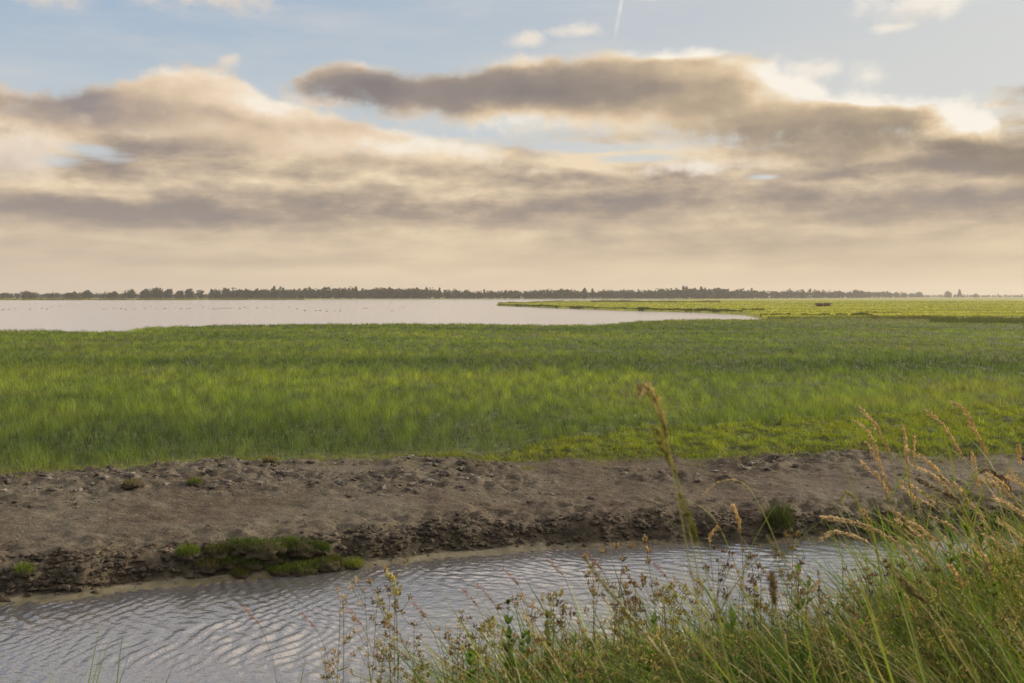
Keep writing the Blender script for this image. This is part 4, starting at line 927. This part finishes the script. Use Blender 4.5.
# the mass of the same weeds below, too dense to tell apart
mass = Bag(); n = 6500; u = rng.uniform(U(400), U(1250), n); Y = rng.uniform(2.2, 5.2, n); X = u*Y; k = Y < Yn(X)-.3; u, Y, X = u[k], Y[k], X[k]; Z = height(X, Y)
T = EYE - (env(u)+rng.uniform(0, 1, len(u))**1.2*130 + 12-HOR)*Y/F_PX
k = (T > Z+.04) & (fbm(X*2.2, Y*2.2, 2, 331) > -.25); u, Y, X, Z, T = u[k], Y[k], X[k], Z[k], T[k]
nn = 9; N = len(u)
e = np.repeat(np.stack([X, Y, T], 1), nn, axis=0) + rng.normal(0, .012, (N*nn, 3)); d = rng.normal(size=(N*nn, 3)); d[:, 2] = np.abs(d[:, 2])+.1; d /= np.linalg.norm(d, axis=1)[:, None]
a = np.cross(d, np.array([.3,.9,.1])); a /= np.linalg.norm(a, axis=1)[:, None]; b = np.cross(d, a); L_ = rng.uniform(.006, .013, N*nn)
vv = e[:, None, :] + SPK[None, :, 0:1]*.0095*a[:, None, :] + SPK[None, :, 1:2]*.0095*b[:, None, :] + SPK[None, :, 2:3]*(L_*np.repeat(rng.choice([.7, 1.0, 2.4], N), nn))[:, None, None]*d[:, None, :]
pick = np.array([[.50,.45,.13],[.36,.38,.08],[.24,.15,.06],[.48,.38,.14],[.20,.28,.04],[.14,.09,.04],[.14,.22,.03],[.26,.31,.05]])[rng.integers(0, 8, N)]
cc = np.repeat(np.repeat(pick, nn, axis=0)*rng.uniform(.6, 1.3, N*nn)[:, None], 5, axis=0)
tt = ((np.arange(N*nn)*5)[:, None, None] + SPT[None]).reshape(-1, 3)
mass.add(vv.reshape(-1, 3), None, tt, cc)
mass.add(*blades(np.stack([X, Y, Z], 1), T-Z, np.full(N, .0022), rng.random(N)*6.28, rng.uniform(0, .15, N), 2, rng.random(N)*3, 1.5, np.tile([.17,.17,.05], (N, 1))))
tag(mass.build('flowering_weeds', m_head, smooth=False), 'mass of small yellow and brown flowering weeds in the bank grass', 'weeds', kind='stuff')

# ------------------------------------------------------------------ leafy herbs and strap-leaved clumps
def leafy(px, py, Y, label, H=None, nl=60, c1=(.10,.17,.025), c2=(.055,.11,.018), ll=.045, lw=.011, seed=1, brown_top=False, lean=0.0):
    r = np.random.default_rng(seed); X = U(px)*Y; zt = EYE-(py-HOR)/F_PX*Y; zg = hgt(X, Y); H = zt-zg
    t = empty('leafy_herb', (X, Y, zg)); tag(t, label, 'leafy plant')
    st = Bag(); lf = Bag()
    for s_ in range(3):
        a = r.random()*6.28; q_ = .0 if s_ == 0 else r.uniform(.02, .05); hh_ = H*(1 if s_ == 0 else r.uniform(.75, .93))
        pth = lerp_path([(lean*H+math.cos(a)*q_, math.sin(a)*q_, hh_), (lean*H*.4+math.cos(a)*q_*.7, math.sin(a)*q_*.7, hh_*.6), (0,0,0)], 16)
        v, q, tt = swept(pth, [.0012+.0012*i/15 for i in range(16)], 6); st.add(v, q, tt, (.12,.13,.04))
        for k in range(nl//3):
            i = int(r.random()**1.2*13); a2 = k*2.4; g_ = (.55+.45*min(1, i/4))
            v, q, t3, c = blades(pth[i][None], np.array([ll*g_*r.uniform(.7,1.2)]), np.array([lw*g_*1.6]), np.array([a2]), np.array([r.uniform(.5, 1.0)]), 5, np.array([a2+1.57]), 1.2, mixc(c1, c2, r.random())[None])
            # leaf shape: narrow at both ends
            for kk, f_ in enumerate((.25,.8,1,.85,.5)):
                m_ = (v[2*kk]+v[2*kk+1])*.5; v[2*kk] = m_+(v[2*kk]-m_)*f_*1.4; v[2*kk+1] = m_+(v[2*kk+1]-m_)*f_*1.4
            lf.add(v, q, t3, c)
    st.build('stem', m_stem, t); lf.build('leaves', m_bank, t)
    if brown_top:
        hd = Bag(); spikelets(hd, lerp_path([(lean*H+.04,0,H+.02),(lean*H,0,H),(lean*H-.04,0,H-.01)], 6), 60, .010, .004, .014, (.42,.30,.15), (.14,.08,.04), r, 1.2); hd.build('flower_head', m_head, t, False)
    return t
leafy(508, 608, 2.9, 'green leafy plant with a brown flat flower head in front of the water', nl=110, seed=1, brown_top=True)
leafy(548, 622, 2.9, 'lower bright green leafy plant right of the brown-topped one', nl=90, seed=2)
leafy(590, 648, 2.8, 'low bright leafy plant at the foot of the thick slanting stalk', nl=90, seed=3, c1=(.13,.21,.03))
leafy(528, 640, 2.7, 'low dark leafy plant at the bottom centre', nl=80, seed=4, c2=(.04,.08,.015))
leafy(802, 574, 3.2, 'leafy shoot with large pointed leaves over the right part of the water', nl=34, seed=5, ll=.06, lw=.014)
leafy(972, 488, 3.4, 'tall bright green leafy weed among the golden stalks', nl=120, seed=6, c1=(.15,.23,.03), ll=.05, lw=.009)
leafy(955, 512, 3.5, 'bushy green weed just left of the tall leafy one', nl=120, seed=7, c1=(.12,.20,.03), ll=.05, lw=.008)
leafy(996, 520, 3.3, 'green weed right of the tall leafy one', nl=110, seed=8, ll=.05, lw=.008)
for k_, (a_, b_, y_, lb_) in enumerate([(575,640,2.6,'small leafy plant left of the thick slanting stalk\'s foot'),(655,628,2.7,'leafy green plant below the purple grass heads at centre right'),(735,622,2.8,'leafy plant left of the upright brown head'),
        (868,610,2.7,'leafy plant under the dark pointed blurred head'),(905,600,2.9,'leafy green plant right of the dark pointed blurred head'),(940,585,3.0,'leafy plant at the foot of the golden tangle'),(1000,590,2.6,'large-leaved plant near the right border, below the golden tangle'),(470,662,2.6,'low leafy plant at the bottom, left of the brown-topped one')]):
    leafy(a_, b_, y_, lb_, nl=80, seed=30+k_, c1=(.15,.25,.03), c2=(.07,.15,.02), ll=.04+.01*(k_ % 3), lw=.010+.002*(k_ % 2))
def clump(px, py, Y, n, spread, label, wd=.006, c1=(.12,.20,.025), c2=(.17,.22,.04), seed=1, lean=.35, dirn=None):
    r = np.random.default_rng(seed); X = U(px)*Y; zg = hgt(X, Y); H = EYE-(py-HOR)/F_PX*Y - zg
    t = empty('grass_clump', (X, Y, zg)); tag(t, label, 'grass clump')
    b = np.stack([r.normal(0, spread, n), r.normal(0, spread, n), np.zeros(n)], 1)
    for k in range(1):
        Bag().add(*blades(b, H*r.uniform(.6, 1.05, n), wd*r.uniform(.7, 1.2, n), (r.random(n)*6.28 if dirn is None else r.normal(dirn, .5, n)), r.uniform(.2, 1, n)*lean, 8, r.random(n)*3.1, 1.9, mixc(c1, c2, r.random(n)))).build('blades', m_bank, t)
    return t
clump(62, 643, 4.0, 16, .06, 'sparse clump of thin green blades in the bottom left corner', .008, seed=3, lean=.3)
clump(112, 664, 4.0, 8, .05, 'few low blades right of the bottom left clump', .007, seed=4)
clump(20, 664, 4.1, 7, .05, 'few thin low blades at the left border of the picture', .006, seed=5)
clump(270, 672, 4.0, 14, .08, 'small low clump of grass left of the flowering weeds', .006, seed=6, c1=(.22,.20,.08))
clump(345, 655, 3.9, 24, .10, 'straw coloured clump at the left end of the flowering weeds', .006, seed=7, c1=(.30,.26,.12), c2=(.2,.2,.07))
clump(620, 628, 1.9, 12, .03, 'near blurred clump of broad green blades at the bottom centre', .010, seed=8, lean=.6, dirn=2.6)
clump(830, 578, 3.3, 20, .05, 'fan of pointed green blades rising over the right part of the water', .008, seed=9, lean=.3)
clump(1008, 560, 1.7, 18, .04, 'near blurred broad yellow-green blades in the bottom right corner', .008, seed=10, lean=.55, dirn=2.6, c1=(.17,.25,.03))
clump(930, 520, 3.0, 70, .14, 'thick clump of slanting green blades under the golden stalks', .006, seed=11, lean=.4, dirn=2.7)
clump(985, 500, 3.0, 80, .14, 'tall thick clump of green blades near the right border of the picture', .006, seed=12, lean=.35, dirn=2.7)
clump(680, 640, 2.2, 14, .05, 'slanting green blades in front of the flowering weeds', .007, seed=13, lean=.7, dirn=2.7)
clump(845, 625, 2.0, 16, .05, 'blurred green blades at the bottom right of the flowering weeds', .007, seed=14, lean=.5, dirn=2.7)
clump(1015, 430, 2.9, 6, .03, 'few single long blades reaching up at the right border', .004, seed=15, lean=.2, dirn=2.7)
